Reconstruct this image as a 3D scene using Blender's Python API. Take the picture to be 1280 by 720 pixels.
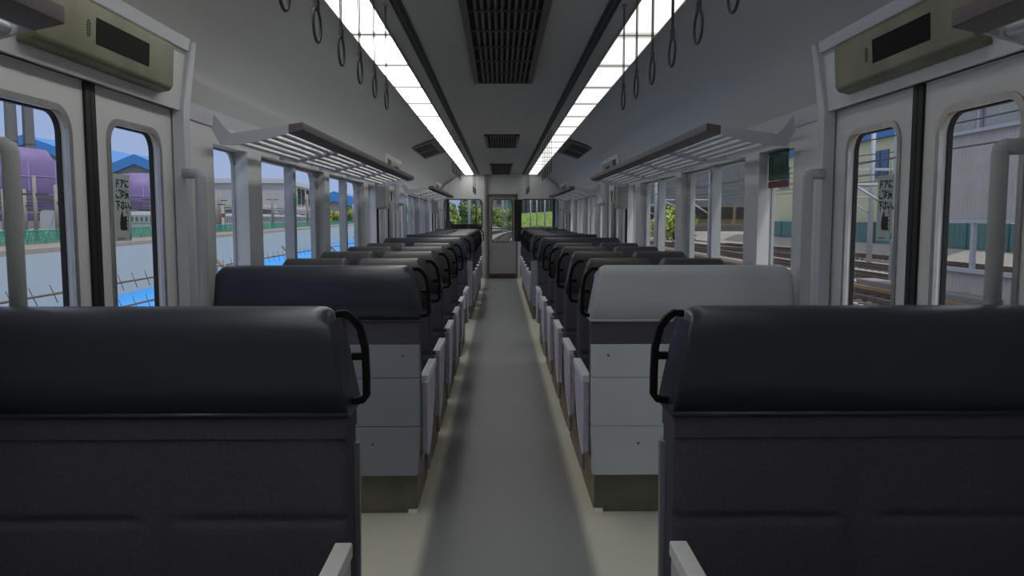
import bpy, bmesh, math, random
from mathutils import Vector, Matrix, noise
random.seed(7)
S = bpy.context.scene
for o in list(bpy.data.objects): bpy.data.objects.remove(o)
COL = S.collection

# ---------------------------------------------------------------- camera, sky, sun, exposure
CAM = Vector((-0.025, 0.0, 1.36))
cd = bpy.data.cameras.new('camera'); cam = bpy.data.objects.new('camera', cd); COL.objects.link(cam)
cd.sensor_width = 36.0; cd.lens = 989/1280*36.0; cd.clip_start = 0.02; cd.clip_end = 3000
cam.location = CAM
cam.rotation_euler = (math.radians(90-5.04), 0, math.radians(-0.87))
S.camera = cam
S.view_settings.view_transform = 'Standard'; S.view_settings.look = 'None'
S.view_settings.exposure = 0.0; S.view_settings.gamma = 1.0; S.view_settings.use_curve_mapping = False
S.cycles.max_bounces = 10; S.cycles.transparent_max_bounces = 24; S.cycles.caustics_reflective = False; S.cycles.caustics_refractive = False

def s2l(c):
    c = c/255.0
    return c/12.92 if c <= 0.04045 else ((c+0.055)/1.055)**2.4
def rgb(r, g, b): return (s2l(r), s2l(g), s2l(b), 1.0)

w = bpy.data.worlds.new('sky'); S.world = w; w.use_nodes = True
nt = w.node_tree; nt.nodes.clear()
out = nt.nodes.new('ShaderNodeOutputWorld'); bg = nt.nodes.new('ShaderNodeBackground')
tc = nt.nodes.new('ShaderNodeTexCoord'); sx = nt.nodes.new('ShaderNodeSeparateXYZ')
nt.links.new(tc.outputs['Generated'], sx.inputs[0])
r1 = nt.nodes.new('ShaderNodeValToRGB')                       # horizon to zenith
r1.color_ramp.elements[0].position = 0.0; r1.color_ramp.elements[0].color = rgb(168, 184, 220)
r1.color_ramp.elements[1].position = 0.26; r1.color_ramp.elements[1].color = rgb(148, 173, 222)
r1.color_ramp.elements.new(0.60).color = rgb(232, 233, 234)              # unseen white zenith, added to brighten and neutralise the daylight
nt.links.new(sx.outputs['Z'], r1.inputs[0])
r2 = nt.nodes.new('ShaderNodeValToRGB')                       # whiter hazy sky towards +x
r2.color_ramp.elements[0].position = 0.15; r2.color_ramp.elements[0].color = (0, 0, 0, 1)
r2.color_ramp.elements[1].position = 0.45; r2.color_ramp.elements[1].color = (1, 1, 1, 1)
nt.links.new(sx.outputs['X'], r2.inputs[0])
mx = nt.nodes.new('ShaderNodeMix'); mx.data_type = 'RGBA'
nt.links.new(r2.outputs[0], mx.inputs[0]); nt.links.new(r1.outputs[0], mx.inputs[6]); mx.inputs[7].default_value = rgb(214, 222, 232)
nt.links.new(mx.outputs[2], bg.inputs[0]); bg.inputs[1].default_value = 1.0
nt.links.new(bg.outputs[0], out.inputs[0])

sd = bpy.data.lights.new('sun', 'SUN'); sun = bpy.data.objects.new('sun', sd); COL.objects.link(sun)
sd.energy = 2.2; sd.angle = math.radians(3); sd.color = (1.0, 0.97, 0.92)
sun.rotation_euler = Vector((-0.26, 0.24, -0.935)).to_track_quat('-Z', 'Y').to_euler()
LAMP_LEFT, LAMP_RIGHT = 4.9, 1.25                            # light given by the two ceiling strips

# ---------------------------------------------------------------- materials
MATS = {}
def mat(name, col, rough=0.6, metal=0.0, var=0.06, scale=8.0, stretch=(1, 1, 1), bump=0.0, bscale=60.0, spec=0.5, coat=0.0):
    if name in MATS: return MATS[name]
    m = bpy.data.materials.new(name); m.use_nodes = True; n = m.node_tree; b = n.nodes['Principled BSDF']
    b.inputs['Roughness'].default_value = rough; b.inputs['Metallic'].default_value = metal
    b.inputs['Specular IOR Level'].default_value = spec; b.inputs['Coat Weight'].default_value = coat
    t = n.nodes.new('ShaderNodeTexCoord'); mp = n.nodes.new('ShaderNodeMapping'); mp.inputs['Scale'].default_value = stretch
    n.links.new(t.outputs['Object'], mp.inputs[0])
    nz = n.nodes.new('ShaderNodeTexNoise'); nz.inputs['Scale'].default_value = scale; nz.inputs['Detail'].default_value = 5
    n.links.new(mp.outputs[0], nz.inputs[0])
    rp = n.nodes.new('ShaderNodeValToRGB')
    rp.color_ramp.elements[0].position = 0.3; rp.color_ramp.elements[1].position = 0.7
    rp.color_ramp.elements[0].color = tuple(c*(1-var) for c in col[:3])+(1,)
    rp.color_ramp.elements[1].color = tuple(min(1, c*(1+var)) for c in col[:3])+(1,)
    n.links.new(nz.outputs['Fac'], rp.inputs[0]); n.links.new(rp.outputs[0], b.inputs['Base Color'])
    if bump:
        nb = n.nodes.new('ShaderNodeTexNoise'); nb.inputs['Scale'].default_value = bscale; nb.inputs['Detail'].default_value = 3
        n.links.new(mp.outputs[0], nb.inputs[0]); bp = n.nodes.new('ShaderNodeBump'); bp.inputs['Strength'].default_value = bump
        bp.inputs['Distance'].default_value = 0.01
        n.links.new(nb.outputs['Fac'], bp.inputs['Height']); n.links.new(bp.outputs[0], b.inputs['Normal'])
    MATS[name] = m; return m
def emis(name, col, strength):
    m = bpy.data.materials.new(name); m.use_nodes = True; n = m.node_tree; n.nodes.clear()
    o = n.nodes.new('ShaderNodeOutputMaterial'); e = n.nodes.new('ShaderNodeEmission')
    e.inputs[0].default_value = col; e.inputs[1].default_value = strength; n.links.new(e.outputs[0], o.inputs[0]); return m
def glass(name, tint, gloss=0.04):
    m = bpy.data.materials.new(name); m.use_nodes = True; n = m.node_tree; n.nodes.clear()
    o = n.nodes.new('ShaderNodeOutputMaterial'); mxs = n.nodes.new('ShaderNodeMixShader'); t = n.nodes.new('ShaderNodeBsdfTransparent')
    g = n.nodes.new('ShaderNodeBsdfGlossy'); g.inputs['Roughness'].default_value = 0.02; t.inputs[0].default_value = tint
    mxs.inputs[0].default_value = gloss
    n.links.new(t.outputs[0], mxs.inputs[1]); n.links.new(g.outputs[0], mxs.inputs[2]); n.links.new(mxs.outputs[0], o.inputs[0]); return m

M_wall = mat('wall_laminate', (0.70, 0.71, 0.72), 0.55, var=0.015, scale=3)
M_band = mat('wall_band', (0.62, 0.64, 0.70), 0.5, var=0.01)
M_ceil = mat('ceiling_panel', (0.49, 0.505, 0.51), 0.7, var=0.01, scale=2)
M_door = mat('door_panel', (0.70, 0.71, 0.72), 0.5, var=0.015, scale=3)
M_frame = mat('window_frame_metal', (0.45, 0.47, 0.49), 0.45, var=0.03)
M_trim = mat('brushed_trim', (0.42, 0.40, 0.40), 0.35, metal=0.7, var=0.1, scale=20)
M_black = mat('black_rubber', (0.008, 0.008, 0.008), 0.6)
M_pole = mat('grey_pole', (0.40, 0.42, 0.44), 0.4, var=0.02)
M_glass = glass('window_glass', (0.97, 0.98, 0.98, 1), 0.03)
M_navy = mat('navy_vinyl', (0.029, 0.037, 0.056), 0.36, var=0.12, scale=3, stretch=(1, 1, 3), bump=0.35, bscale=5)
M_char = mat('charcoal_vinyl', (0.050, 0.048, 0.050), 0.42, var=0.12, scale=4, bump=0.2, bscale=6)
M_light = mat('light_grey_vinyl', (0.50, 0.54, 0.59), 0.45, var=0.05, scale=3, stretch=(1, 1, 3), bump=0.2, bscale=5)
M_moq = mat('dark_moquette', (0.092, 0.090, 0.115), 0.95, var=0.14, scale=120, bump=0.25, bscale=350, spec=0.15)
M_shell = mat('grey_plastic_shell', (0.26, 0.28, 0.32), 0.5, var=0.05, scale=3)
M_shellr = mat('pale_plastic_shell', (0.55, 0.59, 0.63), 0.5, var=0.05, scale=3)
M_base = mat('dark_metal_plinth', (0.16, 0.155, 0.125), 0.5, metal=0.2, var=0.25, scale=6)
M_basin = mat('tan_plinth_side', (0.30, 0.25, 0.17), 0.6, var=0.2, scale=10)
M_arm = mat('lavender_armrest', (0.66, 0.62, 0.75), 0.6, var=0.10, scale=40)
M_cap = mat('pale_armrest_cap', (0.86, 0.88, 0.88), 0.45, var=0.03)
M_foot = mat('mauve_seat_leg', (0.40, 0.33, 0.36), 0.6, var=0.06)
M_white = mat('white_bracket', (0.85, 0.86, 0.9), 0.4)
M_handle = mat('black_handle', (0.003, 0.003, 0.003), 0.6, spec=0.2)
M_rod = mat('rack_rod', (0.80, 0.82, 0.86), 0.3, var=0.02)
M_plate = mat('rack_plate', (0.52, 0.56, 0.64), 0.45, var=0.02)
M_fascia = mat('mauve_fascia', (0.125, 0.105, 0.112), 0.5, var=0.04)
M_olive = mat('olive_display_case', (0.20, 0.20, 0.13), 0.42, metal=0.25, var=0.25, scale=5, stretch=(1, 1, 0.6))
M_screen = mat('dark_screen', (0.003, 0.003, 0.003), 0.6, spec=0.1)
M_grille = mat('grille_metal', (0.13, 0.115, 0.115), 0.5, var=0.06)
M_dark = mat('dark_void', (0.006, 0.006, 0.006), 0.8)
M_slot = mat('slot_black', (0.02, 0.02, 0.021), 0.6)
M_vent = mat('vent_grey', (0.085, 0.09, 0.095), 0.6)
M_strap = mat('strap_grey', (0.05, 0.045, 0.05), 0.6)
M_sticker = mat('pale_sticker', (0.50, 0.58, 0.58), 0.5, var=0.03)
M_ink = mat('black_ink', (0.01, 0.012, 0.015), 0.6)
M_red = mat('red_ink', (0.45, 0.06, 0.06), 0.6)
M_bluei = mat('blue_ink', (0.10, 0.30, 0.55), 0.6)
M_green = mat('green_sticker', (0.010, 0.075, 0.045), 0.5, var=0.05)
M_maroon = mat('maroon_sticker', (0.14, 0.018, 0.025), 0.5, var=0.1)
M_faint = mat('faint_print', (0.12, 0.21, 0.16), 0.6)
M_faintr = mat('faint_print_red', (0.22, 0.08, 0.085), 0.6)

# ---------------------------------------------------------------- mesh helpers
class MB:
    def __init__(s): s.v = []; s.f = []; s.sm = []
    def add(s, vs, fs, smooth=False):
        b = len(s.v); s.v += [tuple(v) for v in vs]
        for f in fs: s.f.append(tuple(b+i for i in f)); s.sm.append(smooth)
        return s
    def box(s, x0, x1, y0, y1, z0, z1):
        x0, x1 = sorted((x0, x1)); y0, y1 = sorted((y0, y1)); z0, z1 = sorted((z0, z1))
        return s.add([(x0,y0,z0),(x1,y0,z0),(x1,y1,z0),(x0,y1,z0),(x0,y0,z1),(x1,y0,z1),(x1,y1,z1),(x0,y1,z1)],
              [(0,3,2,1),(4,5,6,7),(0,1,5,4),(1,2,6,5),(2,3,7,6),(3,0,4,7)])
    def loft(s, loops, caps=True, smooth=False, closed=True):
        n = len(loops[0]); vs = [p for l in loops for p in l]; fs = []
        for i in range(len(loops)-1):
            for j in range(n if closed else n-1):
                k = (j+1) % n; fs.append((i*n+j, i*n+k, (i+1)*n+k, (i+1)*n+j))
        s.add(vs, fs, smooth)
        if caps:
            s.add(loops[0], [tuple(range(n-1, -1, -1))]); s.add(loops[-1], [tuple(range(n))])
        return s
    def prism(s, poly, axis, a, b):                       # poly in the two other axes, extruded along axis from a to b
        def P(u, v, t): return (t,u,v) if axis == 'x' else (u,t,v) if axis == 'y' else (u,v,t)
        return s.loft([[P(u,v,a) for u,v in poly], [P(u,v,b) for u,v in poly]])
    def tube(s, pts, r, n=8, r2=None, smooth=True):
        pts = [Vector(p) for p in pts]; loops = []; prev = None
        for i, p in enumerate(pts):
            d = (pts[min(i+1, len(pts)-1)]-pts[max(i-1, 0)]).normalized()
            if prev is None:
                a = d.orthogonal().normalized()
            else:
                a = (prev - d*prev.dot(d)).normalized()
            prev = a; c = d.cross(a); rr = r if r2 is None else r+(r2-r)*i/(len(pts)-1)
            loops.append([p+(a*math.cos(2*math.pi*k/n)+c*math.sin(2*math.pi*k/n))*rr for k in range(n)])
        return s.loft(loops, True, smooth)
    def ribbon(s, pts, wdir, hw, hd):                     # flat bar of rectangular section along pts
        pts = [Vector(p) for p in pts]; wd = Vector(wdir).normalized(); loops = []
        for i, p in enumerate(pts):
            d = (pts[min(i+1, len(pts)-1)]-pts[max(i-1, 0)]).normalized(); c = d.cross(wd).normalized()
            loops.append([p+wd*hw+c*hd, p-wd*hw+c*hd, p-wd*hw-c*hd, p+wd*hw-c*hd])
        return s.loft(loops)
    def torus(s, c, R, r, normal='x', n=20, m=6, squash=1.0):
        vs = []; fs = []
        for i in range(n):
            a = 2*math.pi*i/n
            for j in range(m):
                b = 2*math.pi*j/m; q = R+r*math.cos(b); u = q*math.cos(a); v = q*math.sin(a)*squash; t = r*math.sin(b)
                p = (t,u,v) if normal == 'x' else (u,t,v) if normal == 'y' else (u,v,t)
                vs.append((c[0]+p[0], c[1]+p[1], c[2]+p[2]))
        for i in range(n):
            for j in range(m):
                fs.append((i*m+j, ((i+1)%n)*m+j, ((i+1)%n)*m+(j+1)%m, i*m+(j+1)%m))
        return s.add(vs, fs, True)
    def ring(s, axis, outer, inner, rad, a, b, n=6):      # plate with a rounded hole; outer, inner = (u0,u1,v0,v1)
        def loop(u0,u1,v0,v1,r):
            L = []
            for cu,cv,st in ((u1-r,v1-r,0),(u0+r,v1-r,90),(u0+r,v0+r,180),(u1-r,v0+r,270)):
                for k in range(n+1):
                    t = math.radians(st+90*k/n); L.append((cu+r*math.cos(t), cv+r*math.sin(t)))
            return L
        I = loop(*inner, rad)
        if isinstance(outer[-1], tuple): O = loop(*outer[:4], outer[4][0])
        else:
            u0,u1,v0,v1 = outer; O = []
            for cu,cv in ((u1,v1),(u0,v1),(u0,v0),(u1,v0)): O += [(cu,cv)]*(n+1)
        def P(q, t): u,v = q; return (t,u,v) if axis == 'x' else (u,t,v) if axis == 'y' else (u,v,t)
        N = len(I); vs = [P(q,a) for q in O]+[P(q,a) for q in I]+[P(q,b) for q in O]+[P(q,b) for q in I]; fs = []
        for i in range(N):
            k = (i+1)%N
            fs += [(i,k,N+k,N+i),(2*N+i,3*N+i,3*N+k,2*N+k),(N+i,N+k,3*N+k,3*N+i)]
            if O[i] != O[k]: fs.append((i,2*N+i,2*N+k,k))
        return s.add(vs, fs)
    def rrect(s, axis, rect, rad, a, b, n=6):             # rounded rectangular plate
        u0,u1,v0,v1 = rect; L = []
        for cu,cv,st in ((u1-rad,v1-rad,0),(u0+rad,v1-rad,90),(u0+rad,v0+rad,180),(u1-rad,v0+rad,270)):
            for k in range(n+1):
                t = math.radians(st+90*k/n); L.append((cu+rad*math.cos(t), cv+rad*math.sin(t)))
        return s.prism(L, axis, a, b)
    def build(s, name, m, parent=None, bevel=0.0, seg=2, label=None, kind=None, xf=None, smooth=False):
        me = bpy.data.meshes.new(name)
        off = ROOT.get(parent.name, Vector()) if parent else Vector()
        vs = [Vector(v) for v in s.v]
        if xf: vs = [xf @ v for v in vs]
        me.from_pydata([v-off for v in vs], [], s.f)
        bm = bmesh.new(); bm.from_mesh(me)
        for f, q in zip(bm.faces, s.sm): f.smooth = q or smooth
        bmesh.ops.remove_doubles(bm, verts=bm.verts, dist=1e-6)
        bmesh.ops.dissolve_degenerate(bm, edges=bm.edges, dist=1e-7)
        bmesh.ops.recalc_face_normals(bm, faces=bm.faces); bm.to_mesh(me); bm.free()
        me.materials.append(m); o = bpy.data.objects.new(name, me); COL.objects.link(o)
        if bevel:
            md = o.modifiers.new('bevel', 'BEVEL'); md.width = bevel; md.segments = seg; md.limit_method = 'ANGLE'; md.angle_limit = math.radians(30)
            for p in me.polygons: p.use_smooth = True
            wn = o.modifiers.new('wn', 'WEIGHTED_NORMAL'); wn.keep_sharp = False
        if parent: o.parent = parent; ROOT[o.name] = off
        if label: o['label'] = label
        if kind: o['kind'] = kind
        return o
ROOT = {}
def thing(name, loc, label=None, cat=None, group=None, kind=None):
    o = bpy.data.objects.new(name, None); COL.objects.link(o); o.location = loc; o.empty_display_size = 0.1
    ROOT[o.name] = Vector(loc)
    return tag(o, label, cat, group, kind)
def tag(o, label=None, cat=None, group=None, kind=None):
    if label: o['label'] = label
    if cat: o['category'] = cat
    if group: o['group'] = group
    if kind: o['kind'] = kind
    return o
def copy_tree(o, loc=None, label=None):
    c = o.copy(); COL.objects.link(c)
    if loc is not None: c.location = loc
    if label: c['label'] = label
    def kids(src, dst):
        for ch in list(src.children):
            d = ch.copy(); COL.objects.link(d); d.parent = dst; kids(ch, d)
    kids(o, c); return c
def text(name, body, size, m, parent, origin, right, up, depth=0.0004, align='LEFT', bold=0.0, squeeze=1.0):
    cu = bpy.data.curves.new(name, 'FONT'); cu.body = body; cu.size = size; cu.align_x = align; cu.offset = bold; cu.extrude = depth
    cu.resolution_u = 3
    t = bpy.data.objects.new(name, cu); COL.objects.link(t); bpy.context.view_layer.update()
    dg = bpy.context.evaluated_depsgraph_get(); me = bpy.data.meshes.new_from_object(t.evaluated_get(dg))
    bpy.data.objects.remove(t); bpy.data.curves.remove(cu)
    R = Vector(right).normalized(); U = Vector(up).normalized(); N = R.cross(U); off = ROOT.get(parent.name, Vector()) if parent else Vector()
    O = Vector(origin)-off
    for v in me.vertices: c = v.co.copy(); v.co = O+R*c.x*squeeze+U*c.y+N*c.z
    me.materials.clear(); me.materials.append(m)
    o = bpy.data.objects.new(name, me); COL.objects.link(o)
    if parent: o.parent = parent; ROOT[o.name] = off
    return o
ORD = ['nearest', 'second', 'third', 'fourth', 'fifth', 'sixth']
SIDE = {-1: 'left', 1: 'right'}

# ---------------------------------------------------------------- car body
P = 6.94                                                   # door bay spacing along the car
DOORC = [2.65-P, 2.65, 2.65+P, 2.65+2*P]
YB, YE, YF = -3.0, 17.9, 19.8                              # back wall, cab bulkhead, front mask
WX, WO = 1.35, 1.44
def floor_mat():
    m = bpy.data.materials.new('floor_lino'); m.use_nodes = True; n = m.node_tree; b = n.nodes['Principled BSDF']
    b.inputs['Roughness'].default_value = 0.6
    t = n.nodes.new('ShaderNodeTexCoord'); sp = n.nodes.new('ShaderNodeSeparateXYZ'); n.links.new(t.outputs['Object'], sp.inputs[0])
    ab = n.nodes.new('ShaderNodeMath'); ab.operation = 'ABSOLUTE'; n.links.new(sp.outputs['X'], ab.inputs[0])
    mr = n.nodes.new('ShaderNodeMapRange'); mr.interpolation_type = 'SMOOTHSTEP'; mr.inputs[1].default_value = 0.315; mr.inputs[2].default_value = 0.375
    n.links.new(ab.outputs[0], mr.inputs[0])
    nz = n.nodes.new('ShaderNodeTexNoise'); nz.inputs['Scale'].default_value = 30; n.links.new(t.outputs['Object'], nz.inputs[0])
    mx = n.nodes.new('ShaderNodeMix'); mx.data_type = 'RGBA'; n.links.new(mr.outputs[0], mx.inputs[0])
    mx.inputs[6].default_value = (0.30, 0.31, 0.305, 1); mx.inputs[7].default_value = (0.80, 0.79, 0.66, 1)
    m2 = n.nodes.new('ShaderNodeMix'); m2.data_type = 'RGBA'; m2.blend_type = 'MULTIPLY'; m2.inputs[0].default_value = 0.08
    n.links.new(mx.outputs[2], m2.inputs[6]); n.links.new(nz.outputs['Color'], m2.inputs[7]); n.links.new(m2.outputs[2], b.inputs['Base Color'])
    return m
tag(MB().box(-1.5, 1.5, YB, YF, -0.12, 0).build('floor', floor_mat()), 'beige train floor with a dark grey strip along the aisle', None, None, 'structure')
half = [(1.345, 1.847), (1.328, 1.95), (1.285, 2.075), (1.20, 2.175), (1.06, 2.26), (0.93, 2.31), (0.815, 2.338), (0.75, 2.34)]
inner = half+[(0, 2.34)]+[(-x, z) for x, z in half[::-1]]
outerc = [(-1.52, 1.847), (-1.5, 2.2), (-1.2, 2.45), (0, 2.55), (1.2, 2.45), (1.5, 2.2), (1.52, 1.847)]
cb = MB(); L0 = [(x, YB, z) for x, z in inner]; L1 = [(x, YF, z) for x, z in inner]
cb.loft([L0, L1], caps=False, smooth=True, closed=False)
cb.loft([[(x, YB, z) for x, z in outerc], [(x, YF, z) for x, z in outerc]], caps=False, closed=False)
for yy in (YB, YF): cb.add([(x, yy, z) for x, z in inner+outerc], [tuple(range(len(inner)+len(outerc)))])
for sx_ in (-1, 1): cb.box(sx_*1.345, sx_*1.52, YB, YF, 1.846, 1.849)
co = cb.build('ceiling', M_ceil); tag(co, 'grey ceiling curving down to the side walls', None, None, 'structure')

SINGLE = [(3.72, 4.22), (8.04, 8.54)]
DOUBLE = [(4.46, 6.04), (6.22, 7.80)]
def bays():
    for b in (0, 1): yield b, b*P
wn = [0]
for s in (-1, 1):
    ops = []
    for b, dy in bays():
        for y0, y1 in SINGLE+DOUBLE:
            if y0+dy > YB+0.1 and y1+dy < YE: ops.append((y0+dy, y1+dy, 0.84, 1.705, 'A' if (y0, y1) in SINGLE else 'B'))
    for c in DOORC:
        if c-0.68 > YB: ops.append((c-0.68, c+0.68, 0.0, 1.80, 'D'))
    ops.append((18.25, 19.2, 0.95, 1.70, 'C'))
    ops.sort(); wb = MB(); y = YB
    for y0, y1, z0, z1, k in ops:
        wb.box(s*WX, s*WO, y, y0, 0, 1.847)
        if z0 > 0: wb.box(s*WX, s*WO, y0, y1, 0, z0)
        wb.box(s*WX, s*WO, y0, y1, z1, 1.847); y = y1
    wb.box(s*WX, s*WO, y, YF, 0, 1.847)
    tag(wb.build('wall_'+SIDE[s], M_wall), 'grey laminate side wall on the %s with window openings' % SIDE[s], None, None, 'structure')
    # sloped band under the ceiling between the door bays
    tb = MB()
    segs = [(YB, DOORC[1]-0.72), (DOORC[1]+0.72, DOORC[2]-0.72), (DOORC[2]+0.72, DOORC[3]-0.72), (DOORC[3]+0.72, YE)]
    for a, b in segs:
        tb.prism([(s*1.352, 1.778), (s*1.342, 1.781), (s*1.328, 1.848), (s*1.352, 1.85)], 'y', a, b)
    tag(tb.build('trim_%d' % (1 if s < 0 else 2), M_band), 'bluish grey band between %s wall and ceiling' % SIDE[s], None, None, 'structure')
    for y0, y1, z0, z1, k in ops:
        if k == 'D' or y1 < -0.5: continue
        wn[0] += 1; t = thing('window_%d' % wn[0], (s*1.4, (y0+y1)/2, z0), 'grey framed %s window in the %s wall' % ('narrow' if k == 'A' else 'cab' if k == 'C' else 'wide two-pane', SIDE[s]), None, None, 'structure')
        if k == 'A':
            MB().ring('x', (y0, y1, z0, z1), (y0+0.008, y1-0.008, z0+0.008, z1-0.008), 0.085, s*1.422, s*1.436).build('window_frame', M_frame, t)
            MB().rrect('x', (y0+0.01, y1-0.01, z0+0.01, z1-0.01), 0.05, s*1.403, s*1.407).build('window_pane', M_glass, t)
        else:
            MB().ring('x', (y0, y1, z0, z1), (y0+0.11, y1-0.11, z0+0.03, z1-0.015), 0.09, s*1.40, s*1.436).build('window_frame', M_frame, t)
            c = (y0+y1)/2
            MB().box(s*1.372, s*1.432, c-0.035, c+0.035, z0+0.01, z1-0.01).build('mullion', M_frame, t)
            for a, b in ((y0+0.10, c-0.02), (c+0.02, y1-0.10)):
                MB().box(s*1.417, s*1.421, a, b, z0+0.02, z1-0.01).build('window_pane', M_glass, t)

# side doors, door headers and stanchions
dn = [0]
for s in (-1, 1):
    for i, c in enumerate(DOORC[1:]):
        dn[0] += 1
        where = ['near the camera', 'in the middle vestibule', 'in the far vestibule'][i]
        t = thing('door_%d' % dn[0], (s*1.4, c, 0), 'grey sliding double door with tall windows on the %s %s' % (SIDE[s], where), None, None, 'structure')
        for q in (-1, 1):
            a, b = sorted((c+q*0.03, c+q*0.685)); wa, wb_ = sorted((c+q*0.13, c+q*0.53))
            lf = MB().ring('x', (a, b, 0.01, 1.83), (wa, wb_, 0.70, 1.69), 0.07, s*1.372, s*1.412).build('door_leaf', M_door, t)
            MB().ring('x', (wa-0.018, wb_+0.018, 0.682, 1.708, (0.085,)), (wa+0.004, wb_-0.004, 0.704, 1.686), 0.066, s*1.366, s*1.378).build('window_trim', M_trim, lf)
            MB().ring('x', (wa-0.004, wb_+0.004, 0.70, 1.69), (wa+0.006, wb_-0.006, 0.706, 1.684), 0.06, s*1.393, s*1.409).build('window_gasket', M_black, lf)
            MB().rrect('x', (wa, wb_, 0.70, 1.69), 0.06, s*1.399, s*1.402).build('window_pane', M_glass, lf)
            e0, e1 = sorted((c+q*0.002, c+q*0.032))
            MB().box(s*1.362, s*1.42, e0, e1, 0.01, 1.815).build('rubber_edge', M_black, lf)
        # frame: two jambs, top rail, recessed header panel
        fr = MB()
        for q in (-1, 1):
            ya, yb = sorted((c+q*0.655, c+q*0.72))
            fr.prism([(s*1.365, 0), (s*1.318, 0), (s*1.318, 1.80), (s*1.280, 2.085), (s*1.365, 2.1)], 'y', ya, yb)
        fr.prism([(s*1.35, 2.035), (s*1.289, 2.035), (s*1.280, 2.085), (s*1.275, 2.10), (s*1.36, 2.12)], 'y', c-0.655, c+0.655)
        fr.build('door_frame', M_band, t, bevel=0.004)
        MB().prism([(s*1.365, 1.80), (s*1.334, 1.80), (s*1.300, 2.05), (s*1.365, 2.05)], 'y', c-0.66, c+0.66).build('header_panel', M_door, t)
        # passenger display on the header (turned half round on the other side)
        pd = thing('passenger_display', (s*1.28, c, 1.93), 'olive metal passenger display with dark screen above the %s door %s' % (SIDE[s], where), 'display', 'displays above the side doors')
        y0, y1 = c-0.45, c+0.45
        pd_sec = [(s*1.330, 1.835), (s*1.283, 1.845), (s*1.272, 1.862), (s*1.262, 2.012), (s*1.278, 2.03), (s*1.30, 2.03)]
        MB().prism(pd_sec, 'y', y0, y1).build('case', M_olive, pd, bevel=0.006)
        g = -s                                               # screen offset direction
        ya, yb = (c-0.135, c+0.235) if s < 0 else (c-0.235, c+0.135)
        sl = lambda z: 1.272-(z-1.862)/(2.012-1.862)*0.010
        MB().prism([(s*(sl(1.895)+0.004), 1.895), (s*(sl(1.895)-0.001), 1.895), (s*(sl(1.975)-0.001), 1.975), (s*(sl(1.975)+0.004), 1.975)], 'y', ya, yb).build('screen', M_screen, pd)
        sp = MB(); yc = ya-0.045 if s < 0 else yb+0.045
        for k in range(7):
            for h in (-1, 1):
                z = 1.91+k*0.0075; wd = 0.009 if 0 < k < 6 else 0.005
                a, b = sorted((yc+h*0.002, yc+h*(0.002+wd)))
                sp.box(s*(sl(z)-0.0012), s*(sl(z)+0.003), a, b, z-0.0022, z+0.0022)
        sp.build('speaker_grille', M_black, pd)
        for q in (-1, 1):
            st = thing('grab_pole', (s*1.25, c+q*0.63, 0), 'grey bent grab pole at the %s edge of the %s door %s' % ('near' if q < 0 else 'far', SIDE[s], where), 'pole', 'grab poles beside the doors')
            yy = c+q*0.63; pts = [(s*1.25, yy, 0.0), (s*1.25, yy, 1.525), (s*1.253, yy, 1.537), (s*1.262, yy, 1.542), (s*1.318, yy, 1.542)]
            MB().tube(pts, 0.021, 12).build('pole', M_pole, st)
            MB().tube([(s*1.25, yy, 0.0), (s*1.25, yy, 0.02)], 0.03, 12).build('floor_flange', M_pole, st)
    # grey box on the wall beside the second and third door
    for i, b in enumerate((P, 2*P)):
        yb = 1.62+b
        bx = thing('wall_cabinet', (s*1.35, yb, 1.46), 'small grey cabinet on the %s wall beside the %s door' % (SIDE[s], ['middle', 'far'][i]), 'cabinet', 'door cabinets on the side walls')
        MB().box(s*1.35, s*1.24, yb-0.06, yb+0.16, 1.46, 1.76).build('cabinet_body', mat('cabinet_grey', (0.30, 0.295, 0.285), 0.6, var=0.04), bx, bevel=0.006)
        MB().box(s*1.335, s*1.255, yb-0.068, yb-0.058, 1.475, 1.745).build('cabinet_door', mat('cabinet_grey', (0.30, 0.295, 0.285)), bx, bevel=0.003)
        MB().box(s*1.35, s*1.33, yb-0.01, yb+0.03, 0.70, 1.46).build('conduit', M_black, bx)

# back wall of the car
tag(MB().box(-1.5, 1.5, YB-0.1, YB, 0, 2.5).build('wall_back', M_wall), 'plain rear bulkhead of the carriage', None, None, 'structure')

# ---------------------------------------------------------------- cab bulkhead, cab and front mask
bk = MB(); t0, t1 = YE, YE+0.05
M_bulk = mat('bulkhead_grey', (0.72, 0.73, 0.74), 0.6, var=0.02)
def bulk_rect(x0, x1, z0, z1): bk.box(x0, x1, t0, t1, z0, z1)
bulk_rect(-1.35, -0.30, 0, 1.09); bk.ring('y', (-1.35, -0.38, 1.09, 1.80), (-1.27, -0.44, 1.10, 1.77), 0.07, t0, t1); bulk_rect(-0.38, -0.30, 1.09, 1.80)
bulk_rect(0.36, 1.35, 0, 1.13); bk.ring('y', (0.40, 1.35, 1.13, 1.80), (0.45, 1.27, 1.14, 1.77), 0.07, t0, t1); bulk_rect(0.36, 0.40, 1.13, 1.80)
bulk_rect(-1.35, -0.30, 1.80, 1.90); bulk_rect(0.36, 1.35, 1.80, 1.90)
bk.prism([(-1.34, 1.90), (-1.28, 2.08), (-1.0, 2.28), (-0.75, 2.345), (0.75, 2.345), (1.0, 2.28), (1.28, 2.08), (1.34, 1.90)], 'y', t0, t1)
tag(bk.build('wall_front', M_bulk), 'grey cab bulkhead with two windows at the car end', None, None, 'structure')
M_gdark = glass('cab_glass', (0.93, 0.95, 0.95, 1), 0.04)
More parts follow.
